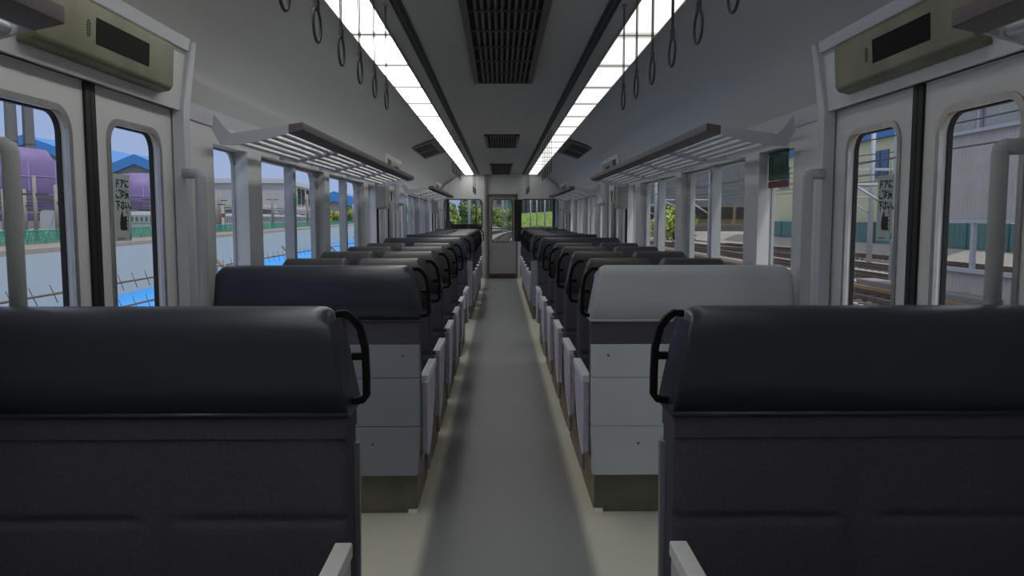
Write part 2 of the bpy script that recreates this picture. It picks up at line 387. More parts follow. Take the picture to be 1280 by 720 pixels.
for k, (x0, x1, z0, z1) in enumerate(((-1.27, -0.44, 1.10, 1.77), (0.45, 1.27, 1.14, 1.77))):
    t = thing('window_%d' % (wn[0]+1+k), ((x0+x1)/2, YE, z0), 'rounded window in the cab bulkhead on the %s' % ('left' if k == 0 else 'right'), None, None, 'structure')
    MB().ring('y', (x0-0.022, x1+0.022, z0-0.022, z1+0.022, (0.09,)), (x0, x1, z0, z1), 0.07, YE-0.012, YE+0.006).build('window_frame', mat('dark_gasket', (0.05, 0.05, 0.05), 0.5), t)
    MB().rrect('y', (x0-0.004, x1+0.004, z0-0.004, z1+0.004), 0.072, YE+0.022, YE+0.026).build('window_pane', M_gdark, t)
wn[0] += 2
t = thing('door_7', (0.03, YE, 0), 'grey cab door with rounded window and brown kick plate', None, None, 'structure')
lf = MB().ring('y', (-0.27, 0.34, 0.0, 1.83), (-0.20, 0.25, 0.84, 1.77), 0.06, YE-0.005, YE+0.035).build('door_leaf', mat('cab_door_grey', (0.36, 0.35, 0.355), 0.55, var=0.03), t)
MB().ring('y', (-0.215, 0.265, 0.825, 1.785, (0.07,)), (-0.20, 0.25, 0.84, 1.77), 0.06, YE-0.012, YE+0.0).build('window_gasket', mat('dark_gasket', (0.05, 0.05, 0.05)), lf)
MB().rrect('y', (-0.20, 0.25, 0.84, 1.77), 0.06, YE+0.014, YE+0.018).build('window_pane', M_gdark, lf)
MB().box(-0.26, 0.33, YE-0.012, YE, 0.0, 0.11).build('kick_plate', mat('brown_kick', (0.085, 0.045, 0.04), 0.5, var=0.15), lf)
MB().tube([(-0.21, YE-0.02, 0.69), (-0.16, YE-0.035, 0.69), (-0.10, YE-0.035, 0.70)], 0.010, 8).build('door_handle', M_trim, lf)
MB().box(-0.235, -0.215, YE-0.012, YE, 0.57, 0.61).build('lock_plate', mat('brass', (0.2, 0.14, 0.07), 0.4, metal=0.8), lf)
MB().box(-0.30, -0.27, YE-0.03, YE+0.04, 0, 1.90).build('door_post', mat('brown_frame', (0.15, 0.13, 0.11), 0.5, var=0.1), t)
MB().box(0.34, 0.37, YE-0.02, YE+0.04, 0, 1.90).build('door_post', mat('brown_frame', (0.15, 0.13, 0.11)), t)
MB().box(-0.30, 0.37, YE-0.02, YE+0.04, 1.83, 1.90).build('door_lintel', mat('brown_frame', (0.15, 0.13, 0.11)), t)
# black panel between cab door and right window, partition post, window bar
tag(MB().box(0.30, 0.46, YE-0.05, YE-0.035, 0.84, 1.78).build('blind_panel', M_black, None, bevel=0.004), 'tall black panel between the cab door and right bulkhead window', 'panel')
tag(MB().box(-0.375, -0.325, YE-0.10, YE+0.0, 0.0, 2.335).build('partition_post', mat('cream_post', (0.36, 0.33, 0.29), 0.5), None, bevel=0.004), 'full-height pale post left of the cab door', 'post')
bar = thing('guard_rail', (0.5, YE-0.03, 1.13), 'thin brown guard bar across cab door glass and right bulkhead window', 'rail')
MB().tube([(-0.23, YE-0.03, 1.125), (1.30, YE-0.03, 1.125)], 0.010, 8).build('bar', mat('brown_bar', (0.09, 0.065, 0.055), 0.4), bar)
for x in (-0.23, 0.50, 1.28): MB().box(x-0.012, x+0.012, YE-0.032, YE+0.004, 1.11, 1.14).build('bracket', mat('brown_bar', (0.09, 0.065, 0.055)), bar)
bar = thing('guard_rail', (-0.8, YE-0.03, 1.06), 'thin brown guard bar under the left bulkhead window', 'rail')
MB().tube([(-1.28, YE-0.03, 1.055), (-0.42, YE-0.03, 1.055), (-0.39, YE-0.03, 1.03)], 0.010, 8).build('bar', mat('brown_bar', (0.09, 0.065, 0.055)), bar)
for x in (-1.2, -0.5): MB().box(x-0.012, x+0.012, YE-0.032, YE+0.004, 1.04, 1.07).build('bracket', mat('brown_bar', (0.09, 0.065, 0.055)), bar)
fm = MB(); fo = [(-1.28, -0.36), (-0.26, 0.30), (0.42, 1.28)]; x = -1.5
for a, b in fo:
    fm.box(x, a, YF-0.08, YF, 0, 2.4); fm.box(a, b, YF-0.08, YF, 0, 0.95 if a != -0.26 else 0.7); fm.box(a, b, YF-0.08, YF, 1.88, 2.4); x = b
fm.box(x, 1.5, YF-0.08, YF, 0, 2.4)
tag(fm.build('wall_front_mask', mat('mask_grey', (0.33, 0.34, 0.37), 0.6)), 'front mask of the train beyond the cab', None, None, 'structure')
for k, (a, b) in enumerate(fo):
    wn[0] += 1; t = thing('window_%d' % wn[0], ((a+b)/2, YF-0.04, 0.95), 'windscreen pane in the front mask', None, None, 'structure')
    MB().box(a-0.004, b+0.004, YF-0.045, YF-0.04, 0.95 if a != -0.26 else 0.7, 1.88).build('window_pane', M_gdark, t)
    MB().ring('y', (a-0.02, b+0.02, (0.95 if a != -0.26 else 0.7)-0.02, 1.90, (0.06,)), (a, b, 0.95 if a != -0.26 else 0.7, 1.88), 0.05, YF-0.095, YF-0.078).build('window_gasket', M_black, t)
ck = thing('driver_console', (-0.85, 18.9, 0), 'black driving desk seen through the left bulkhead window', 'console')
MB().prism([(18.55, 0), (19.7, 0), (19.7, 1.20), (19.1, 1.22), (18.95, 1.10), (18.55, 1.02)], 'x', -1.30, -0.40).build('desk', M_black, ck, bevel=0.02)
for k, x in enumerate((-1.10, -1.0, -0.78)):
    MB().tube([(x, 18.975, 1.15), (x, 18.96, 1.155)], 0.045, 14).build('gauge', mat('gauge_grey', (0.10, 0.10, 0.10), 0.4), ck)
MB().box(-1.30, -1.16, 18.5, 18.8, 1.0, 1.30).build('switch_box', mat('switch_grey', (0.10, 0.105, 0.10), 0.5), ck, bevel=0.01)
wp = thing('windscreen_wiper', (-0.5, 19.86, 1.0), 'black wiper on the windscreen behind the driving desk', 'wiper')
MB().tube([(-0.62, YF+0.03, 1.72), (-0.62, YF+0.03, 1.15)], 0.014, 6).build('blade', M_black, wp)
MB().tube([(-0.62, YF+0.03, 1.36), (-0.82, YF+0.02, 0.92)], 0.010, 6).build('arm', M_black, wp)
MB().tube([(-0.82, YF-0.005, 0.92), (-0.82, YF+0.035, 0.92)], 0.025, 10).build('pivot', M_black, wp)

def lamp_mat(name, strength):
    m = emis(name, (1.0, 0.99, 0.95, 1), strength); n = m.node_tree; e = [k for k in n.nodes if k.type == 'EMISSION'][0]
    t = n.nodes.new('ShaderNodeTexCoord'); sp = n.nodes.new('ShaderNodeSeparateXYZ'); n.links.new(t.outputs['Object'], sp.inputs[0])
    def M(op, a, b=0.0):
        k = n.nodes.new('ShaderNodeMath'); k.operation = op
        n.links.new(a, k.inputs[0]); k.inputs[1].default_value = b; return k.outputs[0]
    f = M('FRACT', M('DIVIDE', M('SUBTRACT', sp.outputs['Y'], YE-0.05-8-40*0.846), 0.846))
    d = M('MULTIPLY', M('ABSOLUTE', M('SUBTRACT', f, 0.5)), 2.0)          # 0 mid tube, 1 at the tube ends
    r = n.nodes.new('ShaderNodeMapRange'); r.interpolation_type = 'SMOOTHSTEP'
    r.inputs[1].default_value = 0.70; r.inputs[2].default_value = 1.0; r.inputs[3].default_value = strength; r.inputs[4].default_value = 0.42
    n.links.new(d, r.inputs[0]); n.links.new(r.outputs[0], e.inputs[1]); return m
# ---------------------------------------------------------------- ceiling: light strips, slots, grilles, vents, straps
for s in (-1, 1):
    t = thing('ceiling_light', (s*0.707, 8, 2.34), 'long glowing white ceiling light strip along the %s side' % SIDE[s], 'light', 'ceiling light strips')
    LM = lamp_mat('lamp_diffuser_'+SIDE[s], LAMP_LEFT if s < 0 else LAMP_RIGHT)
    y = YE-0.05; n_ = 0
    fr = MB(); fr.box(s*0.602, s*0.609, YB+0.05, YE-0.05, 2.329, 2.345); fr.box(s*0.805, s*0.812, YB+0.05, YE-0.05, 2.328, 2.345)
    while y > YB+0.9:
        MB().box(s*0.609, s*0.805, y-0.846+0.006, y-0.006, 2.331, 2.337).build('diffuser', LM, t, bevel=0.003, seg=1)
        fr.box(s*0.609, s*0.805, y-0.849, y-0.839, 2.3295, 2.342); y -= 0.846
    fr.build('light_frame', mat('lamp_frame', (0.42, 0.40, 0.33), 0.5), t)
    t = thing('ceiling_slot', (s*0.495, 8, 2.34), 'long narrow black air slot beside the %s ceiling light' % SIDE[s], 'vent', 'black ceiling air slots')
    for a, b in ((0.470, 0.491), (0.500, 0.521)):
        MB().box(s*a, s*b, YB+0.1, YE-0.05, 2.333, 2.342).build('slot_channel', M_slot, t)
    MB().box(s*0.491, s*0.500, YB+0.1, YE-0.05, 2.330, 2.342).build('slot_rib', M_vent, t)

def grille(y0, y1, label, cells):
    t = thing('ceiling_grille', (0, (y0+y1)/2, 2.34), label, 'grille', 'air conditioning grilles')
    X = 0.208
    MB().box(-X+0.01, X-0.01, y0+0.01, y1-0.01, 2.336, 2.342).build('backing', M_dark, t)
    fr = MB(); fr.box(-X, -X+0.034, y0, y1, 2.318, 2.342); fr.box(X-0.034, X, y0, y1, 2.318, 2.342); fr.box(-X, X, y0, y0+0.02, 2.318, 2.342); fr.box(-X, X, y1-0.02, y1, 2.318, 2.342)
    fr.build('frame', M_grille, t)
    sl = MB(); n = 11
    for k in range(1, n):
        x = -X+0.034+(2*X-0.068)*k/n
        sl.prism([(x-0.003, 2.324), (x+0.003, 2.324), (x+0.013, 2.337), (x+0.007, 2.337)], 'y', y0+0.02, y1-0.02)
    for k in range(1, cells):
        y = y0+(y1-y0)*k/cells; h = 0.006 if k % 2 == 0 else 0.003
        sl.box(-X+0.03, X-0.03, y-h, y+h, 2.3195, 2.334)
    sl.build('slats', M_grille, t)
grille(2.61, 5.77, 'long dark slatted air grille in the ceiling nearest the camera', 8)
grille(9.4, 10.97, 'short dark slatted air grille in the middle of the ceiling', 4)
grille(14.4, 17.6, 'dark slatted air grille in the ceiling nearest the cab', 8)
for s in (-1, 1):
    t = thing('ceiling_vent', (s*0.97, 10.8, 2.28), 'dark square vent with two slots in the %s of the ceiling' % SIDE[s], 'vent', 'square side vents in the ceiling')
    z = lambda x: 2.334-(x-0.83)*0.341
    def strip(x0, x1, ya, yb, d0, d1):
        return [[(s*x0, ya, z(x0)-d0), (s*x1, ya, z(x1)-d0), (s*x1, ya, z(x1)+d1), (s*x0, ya, z(x0)+d1)], [(s*x0, yb, z(x0)-d0), (s*x1, yb, z(x1)-d0), (s*x1, yb, z(x1)+d1), (s*x0, yb, z(x0)+d1)]]
    MB().loft(strip(0.83, 1.17, 9.9, 11.75, 0.012, 0.01)).build('vent_plate', M_vent, t)
    for ya, yb in ((10.15, 10.75), (10.9, 11.5)):
        MB().loft(strip(0.89, 1.10, ya, yb, 0.0145, 0.0)).build('vent_slot', M_dark, t)

for s in (-1, 1):
    for i, c in enumerate(DOORC[1:]):
        first = None
        for k in range(6):
            y = c-0.66+0.35*k if i < 2 else c-0.9+0.35*k
            lab = '%s hanging strap along the %s light by the %s doors' % (ORD[k], SIDE[s], ['near', 'middle', 'far'][i])
            if first is None:
                first = thing('hanging_strap', (s*0.55, y, 2.34), lab, 'strap', 'hanging straps over the vestibules')
                b = MB()
                b.box(s*0.55-0.0035, s*0.55-0.0015, y-0.007, y+0.007, 1.97, 2.34); b.box(s*0.55+0.0015, s*0.55+0.0035, y-0.007, y+0.007, 1.97, 2.34)
                b.build('strap_band', M_strap, first)
                MB().box(s*0.55-0.006, s*0.55+0.006, y-0.014, y+0.014, 1.955, 1.985).build('strap_clip', M_strap, first, bevel=0.002)
                MB().torus((s*0.55, y, 1.912), 0.047, 0.0042, 'x', 24, 6).build('ring', M_strap, first)
                MB().box(s*0.55-0.010, s*0.55+0.010, y-0.016, y+0.016, 2.328, 2.342).build('strap_mount', M_trim, first)
            else:
                copy_tree(first, (s*0.55, y, 2.34), lab)

# ---------------------------------------------------------------- luggage racks
def rack(s, y0, y1, label, sup):
    t = thing('luggage_rack', (s*1.2, (y0+y1)/2, 1.7), label, 'rack', 'luggage racks above the windows')
    prof = [(1.300, 1.824), (1.252, 1.763), (1.226, 1.739), (0.969, 1.776), (0.968, 1.740), (1.10, 1.705), (1.218, 1.686), (1.275, 1.687), (1.310, 1.754)]
    for yy in (y0, y1-0.012):
        MB().prism([(s*x, z) for x, z in prof], 'y', yy, yy+0.012).build('end_plate', M_plate, t)
    MB().prism([(s*0.972, 1.777), (s*0.906, 1.788), (s*0.906, 1.752), (s*0.972, 1.738)], 'y', y0, y1).build('fascia', M_fascia, t, bevel=0.002, seg=1)
    MB().box(s*0.985, s*0.970, y0+0.012, y1-0.012, 1.742, 1.768).build('inner_rail', M_plate, t)
    MB().tube([(s*1.262, y0+0.012, 1.752), (s*1.262, y1-0.012, 1.752)], 0.009, 8).build('wall_rod', M_rod, t)
    for a, b in zip(sup[:-1], sup[1:]):
        for k in range(5):
            x = 1.205-k*0.0465; zz = 1.702+k*0.0105
            pts = [(s*x, a, zz), (s*x, a+0.012, zz), (s*x, b-0.012, zz), (s*x, b, zz)]
            MB().tube(pts, 0.0125, 10).build('rod', M_rod, t)
    for q in sup[1:-1]:
        MB().prism([(s*1.31, 1.70), (s*1.22, 1.686), (s*0.975, 1.741), (s*0.975, 1.765), (s*1.22, 1.712), (s*1.31, 1.76)], 'y', q-0.035, q+0.035).build('support', M_plate, t)
    return t
for s in (-1, 1):
    rack(s, -2.6, 1.66, 'rack end cut off at the top %s corner of the view' % SIDE[s], [-2.6+0.012, -1.5, -0.4, 0.65, 1.648])
    rack(s, 3.60, 8.20, 'long %s luggage rack with mauve front edge over the near window bay' % SIDE[s], [3.612, 4.72, 5.72, 6.73, 7.95])
    rack(s, 3.60+P, 8.20+P, 'far %s luggage rack over the window bay by the cab' % SIDE[s], [3.612+P, 4.72+P, 5.72+P, 6.73+P, 7.95+P])

# ---------------------------------------------------------------- seats
def X(s, x): return s*x
def cover_shape(s, xa, xb, y0, y1, z0, z1, ta, tb):
    """headrest cover: trapezoid with a rounded crown; xa aisle side, xb wall side, ta/tb how far each side draws in at the top"""
    d = y1-y0; mb = MB(); loops = []
    n = 8
    rows = [(0, 0.0, 0.0), (0.35, 0.0, 0.35), (0.65, 0.004, 0.7), (0.82, 0.012, 0.85)]
    sec = []                                                # (y, z, inset factor) around the section, front bottom up over the crown to back bottom
    h = z1-z0; r = 0.045
    ys0 = [(y0, z0, 0), (y0+0.002, z0+h*0.4, 0.42), (y0+0.006, z0+h*0.68, 0.72)]
    sec += ys0
    for k in range(7):
        a = math.pi*k/6
        rr = (d/2-0.008)
        sec.append(((y0+y1)/2-rr*math.cos(a), z1-r+r*math.sin(a), 0.80+0.35*math.sin(a)))
    sec += [(y1-0.006, z0+h*0.68, 0.72), (y1-0.002, z0+h*0.4, 0.42), (y1, z0, 0)]
    ts = [0, 0.010, 0.024, 0.05, 0.12, 0.25, 0.4, 0.5, 0.6, 0.75, 0.88, 0.95, 0.976, 0.990, 1]
    for t in ts:
        L = []
        for (yy, zz, f) in sec:
            a = xa+ta*f; b = xb-tb*f; zc = zz
            edge = min(t, 1-t)
            if zz > z1-r-1e-6 and edge < 0.03: zc = zz-0.016*(1-edge/0.03)**2*math.sin(min(1, (zz-(z1-r))/r)*math.pi/2)
            L.append((s*(a+(b-a)*t), yy, zc))
        loops.append(L)
    mb.loft(loops, True, True); return mb
def dent_panel(s, xa, xb, yf, yb, z0, z1, flip, seams, crease):
    """backrest cushion: front grid at yf (dented along seams and a centre crease), flat back at yb"""
    nx, nz = 44, 60; sg = 1 if yb > yf else -1; vs = []; fs = []; mb = MB()
    for i in range(nz+1):
        z = z0+(z1-z0)*i/nz
        for j in range(nx+1):
            x = xa+(xb-xa)*j/nx; d = 0
            for zs in seams:
                d += 0.012*math.exp(-((z-zs)/0.010)**2)*(0.0 if any(abs(x-cx) < 0.05 for cx in crease) else 1)
            for cx in crease: d += 0.012*math.exp(-((x-cx)/0.035)**2)*min(1, max(0, (z1-z)/0.12))
            e = min((x-xa), (xb-x)); d += 0.012*max(0, 1-e/0.03)**2
            d += 0.004*noise.noise(Vector((x*6, z*5, s)))
            vs.append((s*x, yf+sg*d, z))
    for i in range(nz):
        for j in range(nx): a = i*(nx+1)+j; fs.append((a, a+1, a+nx+2, a+nx+1))
    mb.add(vs, fs, True)
    per = [j for j in range(nx+1)]+[i*(nx+1)+nx for i in range(1, nz+1)]+[nz*(nx+1)+j for j in range(nx-1, -1, -1)]+[i*(nx+1) for i in range(nz-1, 0, -1)]
    loop0 = [vs[k] for k in per]; loop1 = [(v[0], yb, v[2]) for v in loop0]
    mb.loft([loop0, loop1], caps=False); mb.add(loop1, [tuple(range(len(loop1)))]); return mb
def handle(s, t, y, stub=1):
    pts = [(s*0.418, y, 1.131), (s*0.395, y, 1.133), (s*0.378, y, 1.121), (s*0.361, y, 1.098), (s*0.350, y, 1.048), (s*0.348, y, 0.99), (s*0.348, y, 0.934), (s*0.356, y, 0.923), (s*0.390, y, 0.918)]
    h = MB().ribbon(pts, (0, 1, 0), 0.010, 0.0085).build('grab_handle', M_handle, t, bevel=0.003, seg=2)
    MB().box(s*0.352, s*0.382, y-0.008, y+0.008, 1.020, 1.038).build('handle_stub', M_handle, h, bevel=0.002)
def armrest(s, t, y0, d):
    """d=+1: arm runs towards +y from y0"""
    poly = [(0, 0.60), (0, 0.265), (0.03, 0.25), (0.06, 0.25), (0.20, 0.295), (0.32, 0.37), (0.40, 0.46), (0.435, 0.54), (0.44, 0.60)]
    a = MB().prism([(y0+d*u, v) for u, v in poly], 'x', s*0.366, s*0.392).build('armrest', M_arm, t, bevel=0.005)
    b = y0+d*0.455
    MB().box(s*0.358, s*0.398, y0-d*0.008, b, 0.597, 0.632).build('armrest_cap', M_cap, a, bevel=0.004)
    edge = [(y0+d*u, v) for u, v in poly]
    MB().loft([[(s*x, p[0]-d*0.004 if i < 3 else p[0], p[1]-(0.004 if 1 <= i < 8 else 0)) for x in (0.363, 0.367)]+[(s*x, p[0]+d*0.008 if i < 3 else p[0]-d*0.008, p[1]+(0.008 if 1 <= i < 8 else 0)) for x in (0.367, 0.363)] for i, p in enumerate(edge)], True).build('armrest_rim', mat('armrest_rim', (0.75, 0.75, 0.82), 0.5), a)
    f0, f1 = sorted((y0+d*0.36, y0+d*0.47))
    MB().box(s*0.392, s*0.408, f0, f1, 0.07, 0.52).build('seat_leg', M_foot, t, bevel=0.004)
    g0, g1 = sorted((y0+d*0.47, y0+d*0.50))
    MB().box(s*0.375, s*0.402, g0, g1, 0.44, 0.622).build('arm_bracket', M_white, t, bevel=0.003)
def cushion_and_base(s, t, y0, d, plinth0, plinth1):
    for k, (xa, xb) in enumerate(((0.415, 0.845), (0.85, 1.28))):
        a, b = sorted((y0, y0+d*0.47))
        MB().box(s*xa, s*xb, a, b, 0.33, 0.455).build('seat_cushion', M_moq, t, bevel=0.03, seg=3)
    a, b = sorted((y0, y0+d*0.44))
    MB().box(s*0.42, s*1.28, a, b, 0.20, 0.33).build('seat_frame', M_base, t, bevel=0.008)
    a, b = sorted((plinth0, plinth1))
    p = MB().box(s*0.412, s*1.30, a, b, 0, 0.205).build('plinth', M_base, t, bevel=0.003)
    MB().box(s*0.4105, s*0.4135, a+0.01, b-0.01, 0.005, 0.20).build('plinth_side', M_basin, p)
    MB().box(s*0.41, s*0.45, a-0.012, a+0.02, 0, 0.018).build('plinth_foot', M_cap, p)
def shell(s, t, y0, y1, m):
    """moulded plastic back: three bands divided by grooves, screws"""
    sg = 1 if y1 > y0 else -1
    zs = [0.195, 0.423, 0.645, 0.80]; mb = MB()
    for i in range(3):
        za, zb = zs[i]+0.0015, zs[i+1]-0.0015
        ins = 0.012 if i == 0 else 0
        mb.prism([(s*(0.386+ins), za), (s*1.295, za), (s*1.295, zb), (s*0.386, zb)], 'y', y0, y1)
    mb.box(s*0.392, s*1.29, y0+sg*0.006, y1-sg*0.002, 0.20, 0.795)
    sh = mb.build('back_shell', m, t, bevel=0.005)
    for x, z in ((0.46, 0.748), (0.60, 0.345), (1.22, 0.748), (1.10, 0.345)):
        MB().tube([(s*x, y0+sg*0.002, z), (s*x, y0-sg*0.003, z)], 0.006, 10).build('screw', mat('screw_dark', (0.09, 0.10, 0.11), 0.4), sh)
def seat_back_to_us(s, y, label, cov, shl):
    t = thing('double_seat', (s*0.85, y+0.3, 0), label, 'seat', 'transverse double seats')
    shell(s, t, y, y+0.05, shl)
    MB().box(s*0.383, s*1.297, y+0.002, y+0.06, 0.795, 0.91).build('fabric_band', M_moq, t, bevel=0.006)
    cover_shape(s, 0.378, 1.298, y-0.004, y+0.15, 0.90, 1.149, 0.042, 0.02).build('headrest_cover', cov, t)
    MB().tube([(s*0.380, y-0.005, 0.906), (s*1.297, y-0.005, 0.906)], 0.005, 8).build('cover_piping', cov, t)
    dent_panel(s, 0.39, 1.29, y+0.16, y+0.05, 0.40, 0.905, False, (0.64,), (0.845,)).build('backrest', M_moq, t)
    cushion_and_base(s, t, y+0.14, 1, y+0.07, y+0.60)
    handle(s, t, y+0.07); armrest(s, t, y+0.135, 1); return t
def seat_facing_us(s, y, label, cov):
    t = thing('double_seat', (s*0.85, y-0.1, 0), label, 'seat', 'transverse double seats')
    cover_shape(s, 0.378, 1.30, y-0.02, y+0.15, 0.895, 1.149, 0.046, 0.02).build('headrest_cover', cov, t)
    MB().tube([(s*0.380, y-0.018, 0.902), (s*1.299, y-0.018, 0.902)], 0.006, 8).build('cover_piping', cov, t)
    MB().box(s*0.388, s*1.297, y-0.008, y+0.14, 0.838, 0.91).build('fabric_band', M_moq, t, bevel=0.006)
    dent_panel(s, 0.391, 1.295, y+0.0, y+0.13, 0.36, 0.845, False, (0.64,), (0.845,)).build('backrest', M_moq, t)
    shell(s, t, y+0.150, y+0.110, M_shell)
    MB().prism([(s*0.376, 0.80), (s*1.297, 0.80), (s*1.297, 0.30), (s*0.383, 0.30)], 'y', y+0.10, y+0.120).build('shell_rim', M_shell, t)
    cushion_and_base(s, t, y, -1, y+0.07, y-0.85)
    handle(s, t, y+0.05); armrest(s, t, y-0.115, -1); return t
def seat_reversible(s, y, label):
    t = thing('double_seat', (s*0.85, y+0.1, 0), label, 'seat', 'transverse double seats')
    cover_shape(s, 0.388, 0.80, y-0.006, y+0.15, 0.885, 1.149, 0.055, 0.03).build('headrest_cover', M_char, t)
    cover_shape(s, 0.80, 1.19, y-0.006, y+0.15, 0.885, 1.149, 0.035, 0.03).build('headrest_cover', M_char, t)
    MB().box(s*0.80, s*1.24, y+0.03, y+0.12, 0.80, 1.075).build('back_core', M_moq, t, bevel=0.02)
    dent_panel(s, 0.392, 1.27, y+0.0, y+0.075, 0.40, 0.90, False, (0.64,), (0.83,)).build('backrest', M_moq, t)
    dent_panel(s, 0.392, 1.27, y+0.15, y+0.075, 0.40, 0.90, False, (0.64,), (0.83,)).build('backrest', M_moq, t)
    cushion_and_base(s, t, y+0.12, 1, y+0.02, y+0.72)
    MB().tube([(s*0.44, y+0.13, 0.63), (s*0.376, y+0.13, 0.63)], 0.013, 10).build('pivot', mat('pivot_dark', (0.06, 0.06, 0.065), 0.5), t)
    handle(s, t, y+0.07); armrest(s, t, y+0.215, 1); return t
MIDY = [4.13, 5.00, 5.87, 6.72]
for s in (-1, 1):
    n = SIDE[s]
    a = seat_facing_us(s, 1.84, 'nearest %s double seat facing the camera, navy headrest and dark fabric' % n, M_navy)
    copy_tree(a, (s*0.85, 8.60-0.1, 0), '%s double seat facing the camera just before the middle doors' % n)
    copy_tree(a, (s*0.85, 15.5-0.1, 0), '%s double seat facing the camera in the last row before the cab' % n)
    if s < 0:
        b = seat_back_to_us(s, 3.5, 'left double seat showing its grey plastic back under a navy headrest cover', M_navy, M_shell)
        copy_tree(b, (s*0.85, 10.42+0.3, 0), 'left double seat with its back to us just beyond the middle doors')
    else:
        b = seat_back_to_us(s, 3.5, 'right double seat with pale grey headrest cover and plastic back', M_light, M_shellr)
        seat_back_to_us(s, 10.42, 'right double seat with its back to us just beyond the middle doors', M_navy, M_shell)
    c = None
    for i, y in enumerate(MIDY+[q+P for q in MIDY]):
        k = i % 4
        lab = '%s charcoal %s twin-headrest double seat between the %s doors' % (['first', 'second', 'third', 'fourth'][k], n, 'near and middle' if i < 4 else 'middle and far')
        if c is None: c = seat_reversible(s, y, lab)
        else: copy_tree(c, (s*0.85, y+0.1, 0), lab)

# ---------------------------------------------------------------- stickers
for s in (-1, 1):
    y0, y1 = 2.852, 2.975; z0, z1 = 1.277, 1.518; xx = s*1.392
    t = thing('door_warning_sticker', (xx, 2.91, 1.28), 'pale door warning sticker with Japanese text and a hand on the %s door glass' % SIDE[s], 'sticker', 'warning stickers on the door glass')
    MB().box(s*1.3965, s*1.3985, y0, y1, z0, z1).build('sticker_sheet', M_sticker, t)
    R = (0, 1, 0) if s < 0 else (0, -1, 0); xo = s*1.3960
    ys = y0 if s < 0 else y1; d = 1 if s < 0 else -1
    for k, q in enumerate(('ドアに', 'ご注意', '下さい。')):
        text('lettering', q, 0.036, M_ink, t, (xo, ys+d*0.008, z1-0.046-k*0.039), R, (0, 0, 1), bold=0.0012, squeeze=0.98 if k < 2 else 0.95)
    hand = [(0.040, 0.040), (0.088, 0.038), (0.092, 0.048), (0.082, 0.056), (0.094, 0.060), (0.084, 0.068), (0.096, 0.074), (0.084, 0.080), (0.092, 0.092), (0.080, 0.090), (0.062, 0.088), (0.056, 0.112), (0.048, 0.100), (0.040, 0.082), (0.036, 0.06)]
    MB().prism([(ys+d*u, z0+v) for u, v in hand], 'x', s*1.3958, s*1.3966).build('hand_print', M_ink, t)
    MB().box(s*1.3958, s*1.3966, ys+d*0.099, ys+d*0.101, z0+0.03, z0+0.118).build('door_edge_print', M_ink, t)
    MB().box(s*1.3958, s*1.3966, ys+d*0.086, ys+d*0.091, z0+0.098, z0+0.112).build('red_print', M_red, t)
    MB().box(s*1.3958, s*1.3966, ys+d*0.040, ys+d*0.080, z0+0.121, z0+0.1235).build('small_print', M_ink, t)
    MB().box(s*1.3958, s*1.3966, ys+d*0.012, ys+d*0.07, z0+0.008, z0+0.011).build('small_print', M_ink, t)
    MB().prism([(ys+d*u, z0+v) for u, v in ((0.104, 0.006), (0.118, 0.006), (0.118, 0.03), (0.111, 0.03), (0.111, 0.018), (0.104, 0.018))], 'x', s*1.3958, s*1.3966).build('blue_print', M_bluei, t)
def priority(s, y0, y1, x, label):
    t = thing('priority_seat_sticker', (s*x, (y0+y1)/2, 1.52), label, 'sticker', 'priority seat stickers')
    R = (0, 1, 0) if s < 0 else (0, -1, 0); ys = y0 if s < 0 else y1; d = 1 if s < 0 else -1; xo = s*(x-0.002); F = (y1-y0)/0.36
    MB().rrect('x', (y0, y1, 1.556, 1.722), 0.008, s*x, s*(x-0.0015)).build('green_sheet', M_green, t)
    MB().rrect('x', (y0, y1, 1.517, 1.552), 0.006, s*x, s*(x-0.0015)).build('red_sheet', M_maroon, t)
    for k in range(5):                                       # row of simple standing pictograms
        u = F*(0.05+k*0.062); c0 = ys+d*u
        p = MB(); p.box(xo, xo-s*0.0006, c0-0.009, c0+0.009, 1.612, 1.652); p.box(xo, xo-s*0.0006, c0-0.007, c0-0.001, 1.590, 1.612); p.box(xo, xo-s*0.0006, c0+0.001, c0+0.007, 1.590, 1.612)
        p.tube([(xo, c0, 1.662), (xo-s*0.0006, c0, 1.662)], 0.007, 10); p.build('pictogram', M_faint, t)
    for k in range(3): MB().box(xo, xo-s*0.0006, ys+d*F*0.03, ys+d*F*0.33, 1.564+k*0.008, 1.5665+k*0.008).build('small_print', M_faint, t)
    for k in range(4): MB().box(xo, xo-s*0.0006, ys+d*F*(0.03+k*0.035), ys+d*F*(0.052+k*0.035), 1.678, 1.706).build('heading_print', M_faint, t)
    MB().box(xo, xo-s*0.0006, ys+d*F*0.20, ys+d*F*0.32, 1.686, 1.696).build('heading_print', M_faint, t)
    for k in range(2): MB().box(xo, xo-s*0.0006, ys+d*F*0.05, ys+d*F*0.32, 1.526+k*0.011, 1.5305+k*0.011).build('small_print', M_faintr, t)
priority(1, 3.925, 4.215, 1.402, 'green and red priority seat sticker on the right window nearest the camera')
priority(-1, 8.08+P, 8.37+P, 1.402, 'small green and red priority seat sticker on a far left window')
#OUTSIDE
# ---------------------------------------------------------------- outside: ground, river and banks
PHI = math.radians(4.7); DV = Vector((-math.sin(PHI), math.cos(PHI), 0)); NV = Vector((-math.cos(PHI), -math.sin(PHI), 0))
def LF(s, t, z): p = Vector((CAM.x, CAM.y, 0))+NV*s+DV*t; return Vector((p.x, p.y, z))
LMAT = Matrix.Translation(Vector((CAM.x, CAM.y, 0))) @ Matrix(((DV.x*0-NV.x*-1, DV.x, 0, 0), (NV.y, DV.y, 0, 0), (0, 0, 1, 0), (0, 0, 0, 1)))
